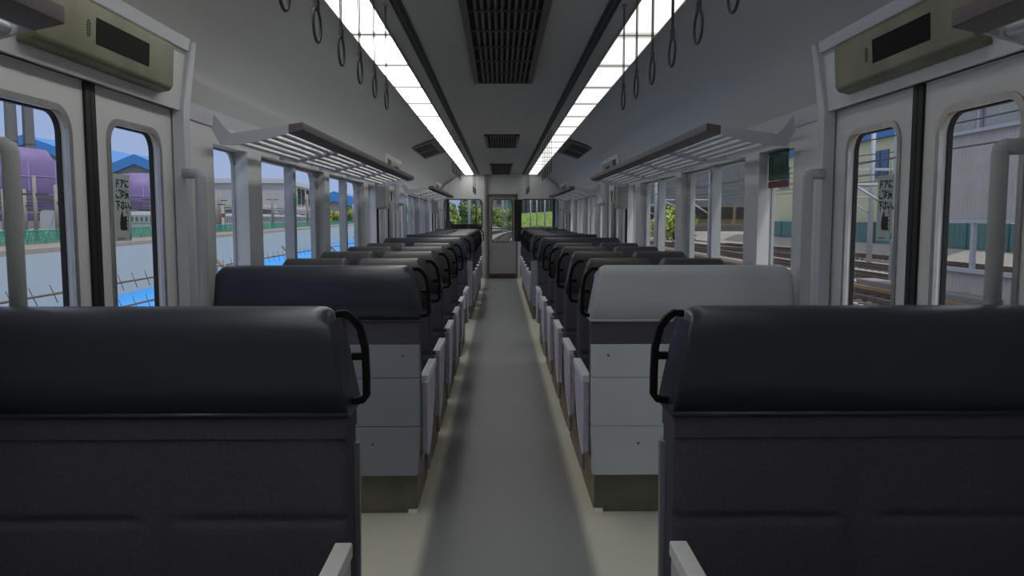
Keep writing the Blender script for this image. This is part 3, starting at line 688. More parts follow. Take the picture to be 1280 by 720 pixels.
# LMAT maps local (s to the left as +x, t forward as +y, z) into the world along the river bank
M_ballast = mat('ballast', (0.30, 0.28, 0.26), 0.95, var=0.45, scale=14, bump=0.6, bscale=40)
M_soil = mat('trackbed', (0.25, 0.235, 0.215), 0.95, var=0.2, scale=3, bump=0.3, bscale=20)
M_conc = mat('bank_concrete', (0.54, 0.50, 0.44), 0.9, var=0.02, scale=2)
M_gravel = mat('brown_gravel', (0.26, 0.22, 0.20), 0.95, var=0.25, scale=6, bump=0.5, bscale=12)
M_gravel_shade = mat('shaded_gravel', (0.13, 0.13, 0.135), 0.9, var=0.2, scale=3)  # shading of the gravel slope, painted in as a darker colour
M_yard = mat('yard_ground', (0.24, 0.24, 0.25), 0.95, var=0.12, scale=0.6)
M_rail = mat('rusty_rail', (0.085, 0.055, 0.04), 0.6, metal=0.2, var=0.3, scale=4)
M_sleeper = mat('sleeper', (0.09, 0.08, 0.07), 0.9, var=0.2)
M_steel = mat('galvanised', (0.45, 0.47, 0.52), 0.5, metal=0.2, var=0.05)
M_pole2 = mat('brown_concrete_pole', (0.27, 0.245, 0.22), 0.85, var=0.12, scale=4)
M_wire = mat('wire_grey', (0.06, 0.06, 0.065), 0.7)
M_water = mat('blue_water', (0.055, 0.33, 0.83), 0.6, var=0.12, scale=0.15, stretch=(1, 0.3, 1), spec=0.2)
M_cy = mat('cyan_steel_roof', (0.05, 0.23, 0.58), 0.5, var=0.06, scale=2)
M_gwall = mat('grey_render', (0.20, 0.21, 0.215), 0.9, var=0.1, scale=3)
M_leaf = mat('leaf_green', (0.34, 0.42, 0.11), 0.85, var=0.45, scale=1.2, spec=0.1)
M_leafd = mat('leaf_dark', (0.22, 0.30, 0.09), 0.85, var=0.45, scale=1.2, spec=0.1)
M_grass = mat('embankment_grass', (0.20, 0.29, 0.07), 0.95, var=0.55, scale=1.3, stretch=(0.8, 0.8, 2.0), spec=0.1)
GZ = -1.14
def struct(o, label): return tag(o, label, None, None, 'structure')
gb = MB(); gb.add([(-7.5, -40, GZ-0.25), (160, -40, GZ-0.25), (160, 420, GZ-0.25), (-7.5, 420, GZ-0.25)], [(0, 1, 2, 3)])
gb.add([(-7.5, -40, GZ-0.25), (-7.5, 420, GZ-0.25), (-10.5, 420, -3.9), (-10.5, -40, -3.9)], [(0, 1, 2, 3)])
struct(gb.build('ground', M_soil), 'grey-brown railway ground around the tracks')
struct(MB().box(-25, 24, -60, 700, -4.2, -3.64).build('river_water', M_water, xf=LMAT), 'bright blue water below the concrete bank')
bkb = MB().add([(20.6, -60, -4.0), (20.6, 700, -4.0), (20.66, 700, -0.51), (20.66, -60, -0.51)], [(0, 1, 2, 3)])
struct(MB().box(-14, 23, 286, 420, -4.0, -0.25).build('far_bank', M_grass, xf=LMAT), 'green land at the far end of the water')
struct(bkb.build('river_bank', M_conc, xf=LMAT), 'pale grey concrete river wall on the left')
struct(MB().add([(20.66, -60, -0.50), (20.66, 700, -0.50), (21.6, 700, -0.30), (21.6, -60, -0.30)], [(0, 1, 2, 3)]).build('bank_gravel_shade', M_gravel_shade, xf=LMAT), 'dark shaded gravel strip along the top of the river wall')
struct(MB().add([(21.6, -60, -0.30), (21.6, 700, -0.30), (23.0, 700, -0.15), (23.0, -60, -0.15)], [(0, 1, 2, 3)]).build('bank_gravel', M_gravel, xf=LMAT), 'brown gravel strip below the green fence')
struct(MB().add([(23.0, -60, -0.15), (23.0, 700, -0.15), (240, 700, -0.15), (240, -60, -0.15)], [(0, 1, 2, 3)]).build('yard_ground', M_yard, xf=LMAT), 'grey yard behind the green fence')

# green mesh fence on the bank: an alpha lattice of wires built in the material of each panel
def mesh_mat(name, col, pitch, solid):
    m = bpy.data.materials.new(name); m.use_nodes = True; n = m.node_tree; n.nodes.clear()
    o = n.nodes.new('ShaderNodeOutputMaterial'); mx_ = n.nodes.new('ShaderNodeMixShader'); tr = n.nodes.new('ShaderNodeBsdfTransparent'); df = n.nodes.new('ShaderNodeBsdfDiffuse')
    df.inputs[0].default_value = col
    t = n.nodes.new('ShaderNodeTexCoord'); mp = n.nodes.new('ShaderNodeMapping'); mp.inputs['Rotation'].default_value = (0, 0, 0)
    ck = n.nodes.new('ShaderNodeTexNoise'); ck.inputs['Scale'].default_value = pitch; ck.inputs['Detail'].default_value = 1
    n.links.new(t.outputs['Object'], mp.inputs[0]); n.links.new(mp.outputs[0], ck.inputs[0])
    mr = n.nodes.new('ShaderNodeMapRange'); mr.inputs[1].default_value = 0.3; mr.inputs[2].default_value = 0.7; mr.inputs[3].default_value = max(0, solid-0.3); mr.inputs[4].default_value = min(1, solid+0.3)
    n.links.new(ck.outputs['Fac'], mr.inputs[0]); n.links.new(mr.outputs[0], mx_.inputs[0])
    n.links.new(tr.outputs[0], mx_.inputs[1]); n.links.new(df.outputs[0], mx_.inputs[2]); n.links.new(mx_.outputs[0], o.inputs[0]); return m
M_net = mesh_mat('green_netting', (0.075, 0.33, 0.24, 1), 9, 0.62)
M_netpost = mat('green_post', (0.10, 0.45, 0.33), 0.6)
gf = thing('mesh_fence', LF(23, 60, -0.15), 'long green mesh fence on top of the river bank', 'fence')
MB().box(22.99, 23.01, -10, 420, -0.12, 0.66).build('netting', M_net, gf, xf=LMAT)
MB().box(22.97, 23.03, -10, 420, 0.64, 0.69).build('top_rail', M_netpost, gf, xf=LMAT)
for k in range(48):
    MB().tube([(23, 10+k*2.2, -0.16), (23, 10+k*2.2, 0.70)], 0.035, 6).build('post', M_netpost, gf, xf=LMAT)

# barbed-wire fence close to the train on leaning posts
bf = thing('barbed_wire_fence', (-6, 17, GZ), 'rusty barbed wires strung on leaning brown posts beside the left track', 'fence')
for dz, x in ((1.01, -6.0), (1.40, -6.0)):
    z = 1.36-dz; wmb = MB(); wmb.tube([(x, 4, z), (x, 30, z), (x, 75, z)], 0.016, 6)
    y = 5.0
    while y < 46:
        a = random.uniform(-0.03, 0.03)
        wmb.tube([(x, y-0.09, z+0.13), (x, y, z+a*0.3), (x, y+0.09, z-0.13)], 0.006, 4); y += 0.47
    wmb.build('barbed_wire', mat('rusty_wire', (0.16, 0.12, 0.10), 0.8, var=0.2), bf)
for k in range(9):
    y = 6.1+5.55*k
    MB().tube([(-5.2, y, GZ-0.25), (-5.45, y, -0.25), (-6.25, y, 0.58)], 0.055, 8).build('leaning_post', M_pole2, bf)

# far side yard: concrete wall, poles, catenary, trains
struct(MB().box(58.5, 58.9, 60, 235, -0.15, 0.95).build('yard_wall', mat('yard_wall', (0.30, 0.30, 0.31), 0.9, var=0.15, scale=2), xf=LMAT), 'low grey yard wall under the purple tanks')
pole_px = [(3, 236, 300, 70), (30, 236, 290, 60), (42, 219, 290, 50), (69, 231, 290, 55), (85, 235, 290, 60), (189, 233, 288, 70), (270, 243, 282, 62), (274, 238, 282, 58), (340, 240, 280, 95), (384, 243, 276, 110), (427, 252, 278, 130), (441, 255, 278, 150)]
def ray(px, py):
    u = (px-640)/989; v = (py-360)/989; R = cam.rotation_euler.to_matrix(); return R @ Vector((u, -v, -1))
def at_y(px, py, Y): d = ray(px, py); return CAM+d*(Y/d.y)
names = ['first', 'second', 'third', 'fourth', 'fifth', 'sixth', 'seventh', 'eighth', 'ninth', 'tenth', 'eleventh', 'twelfth']
tops = []
for k, (px, py, pb, D) in enumerate(pole_px):
    D = max(D, 27*989/(544-px)); p = at_y(px, py, D); t = thing('utility_pole', (p.x, p.y, -0.15), '%s brown utility pole from the left, rising behind the green fence' % names[k], 'pole', 'poles behind the left fence')
    MB().tube([(p.x, p.y, -0.15), (p.x, p.y, p.z)], 0.013*D**0.6*0.9+0.02, 10, 0.011*D**0.6*0.8+0.015).build('shaft', M_pole2, t)
    MB().box(p.x-0.9, p.x+0.9, p.y-0.08, p.y+0.08, p.z-1.3, p.z-1.18).build('crossarm', M_wire, t)
    tops.append(p)
ww = thing('overhead_wires', LF(60, 100, 4), 'bundle of dark overhead wires crossing the yard on the left', 'wires')
for k, (s_, z) in enumerate(((44, 3.0), (45.5, 3.3), (47, 3.6), (48.5, 2.7), (50, 4.0), (51.5, 4.4), (53, 3.8), (55, 5.0), (57, 4.6))):
    pts = [(s_, t_, z+0.25*math.cos((t_+k*7)/8.0)) for t_ in range(20, 420, 8)]
    MB().tube(pts, 0.05 if k % 3 else 0.10, 5).build('wire', M_wire, ww, xf=LMAT)
gm = thing('signal_mast', at_y(284, 290, 100)*1.0, 'white mast with a red band and yellow marks by the green fence', 'mast')
p = at_y(278, 257, 100); gm.location = (p.x, p.y, -0.15); ROOT[gm.name] = Vector(gm.location)
MB().box(p.x-0.25, p.x+0.25, p.y-0.22, p.y+0.22, -0.15, p.z).build('mast', mat('white_paint', (0.62, 0.63, 0.66), 0.6), gm)
MB().box(p.x-0.26, p.x+0.26, p.y-0.23, p.y+0.23, p.z-1.45, p.z-1.0).build('red_band', mat('red_paint', (0.35, 0.06, 0.05), 0.6), gm)
for k in range(12): MB().box(p.x+0.31, p.x+0.44, p.y-0.3, p.y-0.18, 0.1+k*0.26, 0.23+k*0.26).build('yellow_mark', mat('yellow_paint', (0.55, 0.42, 0.05), 0.6), gm)
MB().box(p.x+0.33, p.x+0.42, p.y-0.28, p.y-0.20, -0.15, 3.2).build('side_rod', M_wire, gm)

def train(name, s0, t0, n, stripe, body, label):
    t = thing(name, LF(s0, t0, -0.15), label, 'train')
    for k in range(n):
        a = t0+k*20.2; b = a+19.6
        prof = [(s0-1.4, 0.55), (s0+1.4, 0.55), (s0+1.42, 2.6), (s0+1.2, 3.15), (s0+0.6, 3.38), (s0-0.6, 3.38), (s0-1.2, 3.15), (s0-1.42, 2.6)]
        off = -0.75
        c = MB().prism([(u, v+off) for u, v in prof], 'y', a, b).build('carriage', body, t, xf=LMAT)
        MB().box(s0-1.45, s0-1.40, a+0.02, b-0.02, 1.15+off, 1.35+off).build('stripe', stripe, c, xf=LMAT)
        MB().box(s0-1.44, s0-1.40, a+0.02, b-0.02, 2.50+off, 2.62+off).build('upper_stripe', stripe, c, xf=LMAT)
        wmb = MB()
        for j in range(8):
            wmb.box(s0-1.45, s0-1.40, a+0.8+j*2.35, a+2.2+j*2.35, 1.55+off, 2.35+off)
        wmb.build('windows', mat('train_glass', (0.05, 0.06, 0.08), 0.3), c, xf=LMAT)
        MB().box(s0-0.8, s0+0.8, a+6, a+11, 3.36+off, 3.75+off).build('roof_unit', M_gwall, c, xf=LMAT)
        MB().box(s0-1.2, s0+1.2, a+0.5, b-0.5, -0.05+off, 0.55+off).build('underframe', M_wire, c, xf=LMAT)
train('silver_train', 54, 118, 4, mat('green_stripe', (0.05, 0.30, 0.16), 0.5), mat('silver_body', (0.42, 0.43, 0.45), 0.4, metal=0.2), 'silver commuter train with thin green stripe standing behind the left fence')
train('blue_striped_train', 54, 202, 9, mat('blue_stripe', (0.04, 0.07, 0.42), 0.5), mat('silver_body', (0.42, 0.43, 0.45)), 'long silver train with blue stripes standing further along the left yard')

# factory with sign
FT = 345.0                                                 # distance of its front along the bank
fb = thing('factory_hall', LF(110, FT, -0.15), 'large white factory hall with black lettering beyond the left train', 'building')
FX0, FX1 = 63.5, 172.0
M_fw = mat('white_cladding', (0.42, 0.435, 0.46), 0.8, var=0.03, scale=0.5)
M_pp = mat('pale_parapet', (0.55, 0.56, 0.58), 0.7)
MB().box(FX0, FX1, FT, FT+94, -0.15, 17.5).build('hall', M_fw, fb, xf=LMAT)
MB().box(FX0-0.6, FX1, FT-0.8, FT+95, 16.1, 18.0).build('parapet', M_pp, fb, xf=LMAT)
for s_, wd in ((141, 3), (132, 3), (80, 3)): MB().box(s_, s_+wd, FT+7, FT+10, 17.9, 21.0).build('roof_fan', M_gwall, fb, xf=LMAT)
MB().box(134, 146, FT-0.3, FT, 10.5, 13.0).build('louvre', M_wire, fb, xf=LMAT)
MB().box(FX0-0.4, FX0, FT+3, FT+94, -0.15, 6.4).build('loading_canopy', M_pp, fb, xf=LMAT)
for k in range(9): MB().box(FX0-0.2, FX0-0.05, FT+8+k*9.7, FT+12+k*9.7, 7.2, 10.6).build('side_window', M_gwall, fb, xf=LMAT)
MB().box(FX0+3, FX1, FT-0.4, FT, -0.15, 6.7).build('dado', M_pp, fb, xf=LMAT)
for k in range(6): MB().box(FX0+5+k*16, FX0+16+k*16, FT-0.6, FT-0.4, 2.5, 5.0).build('front_window', M_wire, fb, xf=LMAT)
sg = thing('wall_sign', LF(FX0-0.4, FT+30, 11), 'green leaf mark and black lettering high on the factory side', 'sign')
MB().prism([(FT+23+u*1.9, 1.36+(v-1.36)*1.38) for u, v in ((0.0, 11.2), (1.8, 11.6), (3.4, 10.4), (2.2, 9.8), (3.2, 8.6), (4.8, 8.0), (4.0, 6.4), (1.2, 6.8), (1.4, 8.0), (0.2, 8.8), (1.0, 10.0))], 'x', FX0-0.6, FX0).build('green_mark', mat('sign_green', (0.03, 0.45, 0.08), 0.6), sg, xf=LMAT)
lb = MB()
for c0 in (35, 46, 60, 71):                                # unreadable tall strokes as in the photo
    c0 += FT
    lb.box(FX0-0.5, FX0, c0, c0+1.8, 8.0, 15.2); lb.box(FX0-0.5, FX0, c0+4.7, c0+6.5, 8.0, 15.2)
    lb.box(FX0-0.5, FX0, c0, c0+6.5, 13.8, 14.9); lb.box(FX0-0.5, FX0, c0+1.1, c0+5.8, 11.1, 12.0); lb.box(FX0-0.5, FX0, c0+1.1, c0+5.8, 8.6, 9.4)
lb.build('lettering', M_ink, sg, xf=LMAT)

# purple tanks, chimneys, warehouses
def tank(px, D, rpx, top, cham, label):
    c = at_y(px, 277, D); r = rpx/989*D; zt = at_y(px, top, D).z; zc = at_y(px, cham, D).z
    t = thing('storage_tank', (c.x, c.y, -0.15), label, 'tank', 'purple storage tanks')
    MP = mat('purple_paint', (0.19, 0.14, 0.33), 0.6, var=0.06, scale=0.4)
    n = 40; loops = []
    for rr, z in ((r, -0.15), (r, zc), (r*0.78, zt), (r*0.3, zt+0.4)):
        loops.append([(c.x+rr*math.cos(2*math.pi*k/n), c.y+rr*math.sin(2*math.pi*k/n), z) for k in range(n)])
    MB().loft(loops, True, True).build('shell', MP, t)
    for f in (0.22, 0.5, 0.78): 
        z = -0.15+(zc+0.15)*f
        MB().torus((c.x, c.y, z), r+0.02, 0.07, 'z', 40, 5).build('hoop', mat('pale_purple', (0.34, 0.27, 0.55), 0.6), t)
    for a in (0.2, 1.2, 2.2, 3.2, 4.2, 5.2):
        x, y = c.x+(r+0.02)*math.cos(a), c.y+(r+0.02)*math.sin(a); MB().tube([(x, y, -0.15), (x, y, zc)], 0.06, 5).build('seam', mat('pale_purple', (0.34, 0.27, 0.55)), t)
tank(22, 150, 45, 187, 204, 'purple storage tank on the right of the pair below the chimneys')
tank(-12, 136, 45, 186, 202, 'purple storage tank at the left edge of the view, nearer than its twin')
tank(178, 190, 34, 219, 236, 'purple tank seen through the far pane of the left door')
tank(463, 420, 22, 248, 254, 'tiny purple tank far off through the left windows')
for px, top, bot, D, wpx, lab in ((12, 120, 275, 185, 6.5, 'grey chimney at the far left, the taller of two'), (33.5, 127, 275, 187, 6.2, 'grey chimney behind the purple tank, right of its twin')):
    c = at_y(px+8, bot, D); zt = at_y(px, top, D).z; r = wpx/989*D
    t = thing('chimney', (c.x, c.y, -0.15), lab, 'chimney', 'factory chimneys')
    MC = mat('chimney_grey', (0.15, 0.155, 0.155), 0.9, var=0.12, scale=3)
    MB().loft([[(c.x+q*math.cos(math.pi/4+k*math.pi/4), c.y+q*math.sin(math.pi/4+k*math.pi/4), z) for k in range(8)] for q, z in ((r*1.25, -0.15), (r, zt))]).build('stack', MC, t)
    for f in (0.35, 0.65, 0.97):
        q = r*(1.25-0.25*f)+0.06; z = zt*f
        MB().loft([[(c.x+q*math.cos(math.pi/4+k*math.pi/4), c.y+q*math.sin(math.pi/4+k*math.pi/4), z+h) for k in range(8)] for h in (0, 0.15 if f < 0.9 else 0.5)]).build('band', mat('chimney_dark', (0.07, 0.075, 0.075), 0.9), t)
def warehouse(pl, pr, ppk, ype, yeave, D, depth, label, overhang=0.7, mono=False):
    """gabled hall facing the camera: pl, pr eave columns, ppk ridge column"""
    A = at_y(pl, yeave, D); B = at_y(pr, yeave, D); K = at_y(ppk, ype, D)
    t = thing('warehouse', ((A.x+B.x)/2, D, -0.15), label, 'building', 'blue-roofed warehouses')
    MB().prism([(A.x, -0.15), (B.x, -0.15), (B.x, B.z), (K.x, K.z), (A.x, A.z)], 'y', D, D+depth).build('hall', M_gwall, t)
    th = 0.012*D
    for P_, Q_, e in ((K, B, 1), (A, K, -1)):
        d = (Q_-P_); d.y = 0; d.normalize(); p0 = P_-d*(overhang if e < 0 else 0); q0 = Q_+d*(overhang if e > 0 else 0)
        MB().prism([(p0.x, p0.z), (q0.x, q0.z), (q0.x, q0.z+th), (p0.x, p0.z+th)], 'y', D-overhang, D+depth+overhang).build('roof', M_cy, t)
    return t, A, B
t, A, B = warehouse(-80, 118, 30, 181, 212, 230, 60, 'grey warehouse with blue roof behind the purple tanks')
a = at_y(58, 216, 218); b = at_y(118, 237, 218)
MB().prism([(a.x, a.z), (b.x, b.z), (b.x, b.z-3.4), (a.x, a.z-3.4)], 'y', 215, 231).build('lean_to_roof', M_cy, t)
MB().box(a.x+1.0, b.x, 218, 230.5, -0.15, b.z-3.0).build('lean_to', mat('pale_grey_wall', (0.34, 0.36, 0.37), 0.9), t)
c = at_y(91, 273, 217.8); MB().box(c.x-0.9, c.x+0.9, 217.8, 218, c.z-0.7, c.z+0.7).build('window', M_cy, t)
c = at_y(70, 212, 222); MB().box(c.x-0.5, c.x+0.5, 222, 230.5, c.z-5, c.z+2.5).build('duct', mat('pale_grey_wall', (0.34, 0.36, 0.37)), t)
warehouse(130, 208, 169, 205, 221, 215, 20, 'grey warehouse gable with blue roof edge beyond the far left door pane')
warehouse(405, 440, 417, 251, 258, 480, 40, 'distant blue-roofed hall beyond the left trees')

# ---------------------------------------------------------------- trees and bushes
def leafblob(cx, cy, z0, w_, h_, d_, n, ls, seed):
    """crown: many small bent leaves scattered through overlapping lumps"""
    R = random.Random(seed); mb = MB(); lumps = []
    for k in range(9):
        a = R.uniform(0, 6.28); q = R.uniform(0, 0.62); zz = R.uniform(0.12, 0.80)
        lumps.append((cx+math.cos(a)*q*w_/2, cy+math.sin(a)*q*d_/2, z0+zz*h_, R.uniform(0.20, 0.36)))
    for k in range(n):
        lx, ly, lz, lr = lumps[k % 9]
        v = Vector((R.gauss(0, 1), R.gauss(0, 1), R.gauss(0, 1))).normalized()*R.uniform(0.75, 1.05)
        p = Vector((lx+v.x*lr*w_*0.9, ly+v.y*lr*d_*0.9, max(z0+0.02, lz+v.z*lr*h_*0.75)))
        u = Vector((R.uniform(-1, 1), R.uniform(-1, 1), R.uniform(-0.6, 0.6))).normalized(); x = v.cross(u).normalized()*ls*R.uniform(0.6, 1.2); y = u*ls*R.uniform(0.6, 1.2)
        mb.add([p-x, p-y*0.9+v*ls*0.2, p+x, p+y*0.9+v*ls*0.2], [(0, 1, 2), (0, 2, 3)])
    return mb
def bush(px, base, top, wpx, D, label, zg, n=1500, m=None, name='bush', seed=0, group=None):
    c = at_y(px, base, D); zt = at_y(px, top, D).z; w_ = wpx/989*D; h_ = zt-zg
    t = thing(name, (c.x, c.y, zg), label, 'bush' if name == 'bush' else 'tree', group)
    b = MB()
    for k in range(5):
        a = k*1.3; b.tube([(c.x+0.05*math.cos(a), c.y+0.05*math.sin(a), zg), (c.x+w_*0.15*math.cos(a), c.y+w_*0.15*math.sin(a), zg+h_*0.4), (c.x+w_*0.28*math.cos(a), c.y+w_*0.28*math.sin(a), zg+h_*0.75)], 0.02*h_, 5, 0.006*h_)
    b.build('stems', mat('bark', (0.06, 0.045, 0.03), 0.9), t)
    leafblob(c.x, c.y, zg, w_, h_, w_, n, 0.0016*D+0.06, seed).build('foliage', m or M_leaf, t)
bush(845, 292, 258, 82, 96, 'wide green bush by the tracks, seen through the right windows', GZ-0.3, 2600, seed=3)
k = 0
for px, base, top, wpx, D in ((415, 275, 262, 26, 300), (438, 274, 257, 30, 318), (456, 275, 256, 30, 346), (494, 276, 254, 30, 300), (520, 278, 252, 28, 318), (545, 280, 250, 28, 336)):
    k += 1; bush(px, base, top, wpx, D, '%s bright green tree in the row beyond the left yard, counting towards the cab' % names[k-1], -0.15, 1500, M_leaf if k % 2 else M_leafd, 'tree', 10+k, 'trees beyond the left yard')
k = 0
for px, base, top, wpx, D in ((562, 282, 252, 30, 190), (580, 282, 253, 30, 196), (597, 283, 257, 26, 204), (612, 284, 258, 22, 212), (624, 284, 260, 22, 218), (636, 284, 261, 24, 224)):
    k += 1; bush(px, base, top, wpx, D, '%s bright green bush ahead of the train, counting from the left' % names[k-1], GZ, 1500, M_leaf if k % 2 else M_leafd, 'bush', 30+k, 'bushes ahead of the train')
k = 0
for px, base, top, wpx, D in ((718, 290, 258, 24, 108), (740, 290, 256, 22, 109), (760, 291, 257, 22, 110), (781, 292, 257, 24, 111), (803, 292, 260, 24, 112)):
    k += 1; bush(px, base, top, wpx, D, '%s green tree from the left through the far right windows' % names[k-1], GZ-0.3, 1500, M_leaf if k % 2 else M_leafd, 'tree', 50+k, 'trees through the far right windows')
# grass embankment curving across the front right
em = MB(); n = 26; rows = []
for i in range(n+1):
    f = i/n; x = 3.5+f*18; y = 262+f*10
    rows.append([(x-2.5-1.5*f, y-6, GZ-0.2), (x, y-1, GZ+0.6+0.4*f), (x+0.7, y+5, GZ+2.4+0.8*f), (x+1.5, y+11, GZ+4.0+1.2*f), (x+4, y+20, GZ+4.2+1.2*f)])
em.loft(rows, caps=False, smooth=True, closed=False)
struct(em.build('embankment', M_grass), 'bright green grass embankment ahead on the right')
t = thing('apartment_block', at_y(595, 280, 260), 'plain beige building ahead behind the bushes', 'building')
a = at_y(575, 250, 260); b = at_y(628, 240, 260); ROOT[t.name] = Vector((a.x, 260, GZ)); t.location = (a.x, 260, GZ)
MB().box(a.x, b.x, 260, 275, GZ, 13).build('wall', mat('beige_render', (0.27, 0.26, 0.21), 0.9), t)
for k in range(5): MB().box(a.x+1.2+k*2.7, a.x+2.6+k*2.7, 259.8, 260, 6.0, 7.8).build('window', M_wire, t)
t = thing('apartment_block', (3, 300, GZ), 'teal building ahead behind the lattice mast', 'building')
a = at_y(629.5, 250, 300); b = at_y(650, 240, 300)
MB().box(a.x, b.x, 300, 315, GZ, 14).build('wall', mat('teal_render', (0.12, 0.25, 0.22), 0.9), t)
for k in range(3): MB().box(a.x+0.8+k*1.9, a.x+1.8+k*1.9, 299.8, 300, 7, 10).build('window', M_wire, t)
fs = thing('lineside_fence', (14, 292, GZ), 'dark slatted barrier on the crest of the grass embankment', 'fence')
a = at_y(652, 262, 290); b = at_y(712, 262, 296)
d = (Vector((b.x, 296, 0))-Vector((a.x, 290, 0)))
for k in range(24):
    q = Vector((a.x, 290, 0))+d*(k/23.0); MB().box(q.x-0.16, q.x+0.16, q.y-0.5, q.y+0.1, GZ, 12.5 if k % 3 else 10).build('slat_post', M_gwall if k % 2 else M_wire, fs)
MB().prism([(a.x, 290.1), (b.x, 296.1), (b.x, 296.4), (a.x, 290.4)], 'z', GZ, 11.6).build('barrier_panel', mat('barrier_grey', (0.13, 0.14, 0.15), 0.9, var=0.3, scale=3), fs)
c = at_y(631, 284, 150)
lm = thing('lattice_mast', (c.x, 150, GZ), 'pale lattice mast standing ahead of the cab door', 'mast')
for q in (-0.42, 0.42): MB().tube([(c.x+q, 150, GZ-0.25), (c.x+q, 150, 9)], 0.10, 5).build('leg', M_steel, lm)
lz = MB()
for k in range(11): lz.tube([(c.x-0.42, 150, GZ+k*0.9), (c.x+0.42, 150, GZ+k*0.9+0.45)], 0.05, 4); lz.tube([(c.x+0.42, 150, GZ+k*0.9+0.45), (c.x-0.42, 150, GZ+k*0.9+0.9)], 0.05, 4)
lz.build('lacing', M_steel, lm)
for k, (px, D, top) in enumerate(((586.5, 60, 246), (663, 170, 258), (671, 170, 256), (681, 160, 256), (557.5, 80, 244))):
    c = at_y(px, 284, D); zt = at_y(px, top, D).z+3
    t = thing('trackside_post', (c.x, D, GZ), ['white post seen in the middle of the left bulkhead window', 'left of three thin white posts on the grass embankment', 'middle of three thin white posts on the grass embankment', 'right of three thin white posts on the grass embankment', 'white post at the left edge of the left bulkhead window'][k], 'post', 'white posts ahead')
    MB().tube([(c.x, D, GZ-0.3), (c.x, D, zt)], 0.16 if k < 4 and k else 0.10, 8).build('shaft', M_steel, t)
    MB().tube([(c.x-0.9, D, zt-0.4), (c.x+0.1, D, zt-0.4)], 0.04, 6).build('arm', M_steel, t)

# ---------------------------------------------------------------- tracks
def track(pts, label, gauge=1.067):
    t = thing('railway_track', (pts[0][0], pts[0][1], GZ-0.25), label, 'track', 'railway tracks')
    P3 = [Vector((x, y, GZ)) for x, y in pts]
    for q in (-1, 1):
        L = []
        for i, p in enumerate(P3):
            d = (P3[min(i+1, len(P3)-1)]-P3[max(i-1, 0)]).normalized(); nrm = Vector((d.y, -d.x, 0)); L.append(p+nrm*q*gauge/2)
        MB().ribbon([v+Vector((0, 0, 0.0)) for v in L], (0, 0, 1), 0.075, 0.035).build('rail', M_rail, t)
    sl = MB(); acc = 0; last = P3[0]
    for i in range(len(P3)-1):
        seg = P3[i+1]-P3[i]; Ln = seg.length; d = seg.normalized(); nrm = Vector((d.y, -d.x, 0)); k = 0
        while k*0.7 < Ln:
            p = P3[i]+d*(k*0.7)-Vector((0, 0, 0.17)); a = nrm*1.0; b = d*0.11; h = Vector((0, 0, 0.09))
            sl.add([p-a-b-h, p+a-b-h, p+a+b-h, p-a+b-h, p-a-b+h, p+a-b+h, p+a+b+h, p-a+b+h], [(0,3,2,1),(4,5,6,7),(0,1,5,4),(1,2,6,5),(2,3,7,6),(3,0,4,7)]); k += 1
    sl.build('sleepers', M_sleeper, t, kind='stuff')
def curve(x0, bend, y0=0, y1=150, start=40):
    L = []
    y = y0
    while y <= y1:
        L.append((x0+bend*max(0, y-start)**2, y)); y += 6
    return L
track(curve(0, 0.0006, 20.5, 250, 80), 'curving track straight ahead of the cab')
track(curve(-3.8, 0.0006, 20.5, 250, 80), 'curving track left of the one ahead of the cab')
track(curve(12.0, 0.0, 0, 102), 'nearest track outside the right windows')
track(curve(16.3, -0.0003, 0, 102), 'second track outside the right windows')
track(curve(19.7, -0.001, 0, 84), 'third track outside the right windows')
track(curve(25.0, -0.0022, 0, 80), 'farthest track outside the right windows, by the ballast bank')
bb = MB()
for a, b in ((10.9, 13.1), (14.8, 21.3), (23.7, 26.4)): bb.box(a, b, 0, 104, GZ-0.25, GZ-0.12)
bb.add([(26.3, 0, GZ-0.2), (26.3, 116, GZ-0.2), (28.2, 116, -0.55), (28.2, 0, -0.55)], [(0, 1, 2, 3)]); bb.box(28.2, 60, 0, 116, -1.0, -0.55)
struct(bb.build('ballast_bed', M_ballast), 'light grey ballast under and beyond the right tracks')
struct(MB().box(13.35, 13.45, 0, 104, GZ-0.25, GZ+0.03).build('kerb_edge', mat('orange_kerb', (0.33, 0.19, 0.09), 0.8, var=0.15), None), 'thin orange kerb between the right tracks')
struct(MB().box(13.6, 14.35, 22, 30, GZ-0.2, GZ+0.22).build('kerb_platform', mat('slab_grey', (0.22, 0.21, 0.20), 0.9), None, bevel=0.03), 'low grey concrete block beside the right tracks')

# ---------------------------------------------------------------- right side buildings
yb = thing('office_building', (30, 70, -0.55), 'pale green building with blue parapet and blue windows across the right tracks', 'building')
M_yg = mat('yellow_green_render', (0.60, 0.60, 0.40), 0.9, var=0.10, scale=10)
MB().box(29.6, 50, 46, 91, -0.55, 7.7).build('wall', M_yg, yb)
MB().box(29.2, 50.4, 45.6, 91.6, 7.55, 8.2).build('parapet', M_cy, yb, bevel=0.05)
MB().prism([(29.0, 8.2), (50.6, 8.2), (49.5, 9.0), (30.2, 9.0)], 'y', 45.5, 91.8).build('roof_edge', M_cy, yb)
for k in range(8):
    y = 50+k*5.2; f = MB().box(29.52, 29.6, y, y+2.6, 4.6, 6.6).build('window', mat('window_blue', (0.035, 0.10, 0.24), 0.3), yb)
    MB().box(29.48, 29.53, y+1.27, y+1.33, 4.6, 6.6).build('glazing_bar', M_wire, f)
    MB().box(29.46, 29.6, y-0.1, y+2.7, 4.48, 4.6).build('window_sill', M_gwall, f)
MB().box(35, 44, 70, 82, 8.9, 11).build('roof_house', mat('brown_roof_house', (0.20, 0.17, 0.14), 0.9), yb)
tf = thing('corrugated_screen', (28.6, 55, -0.55), 'teal corrugated screen along the foot of the pale green building', 'fence')
cg = MB(); y = 20.0; pts = []
while y < 84: pts.append((28.55+0.035*math.sin(y*12), y)); y += 0.13
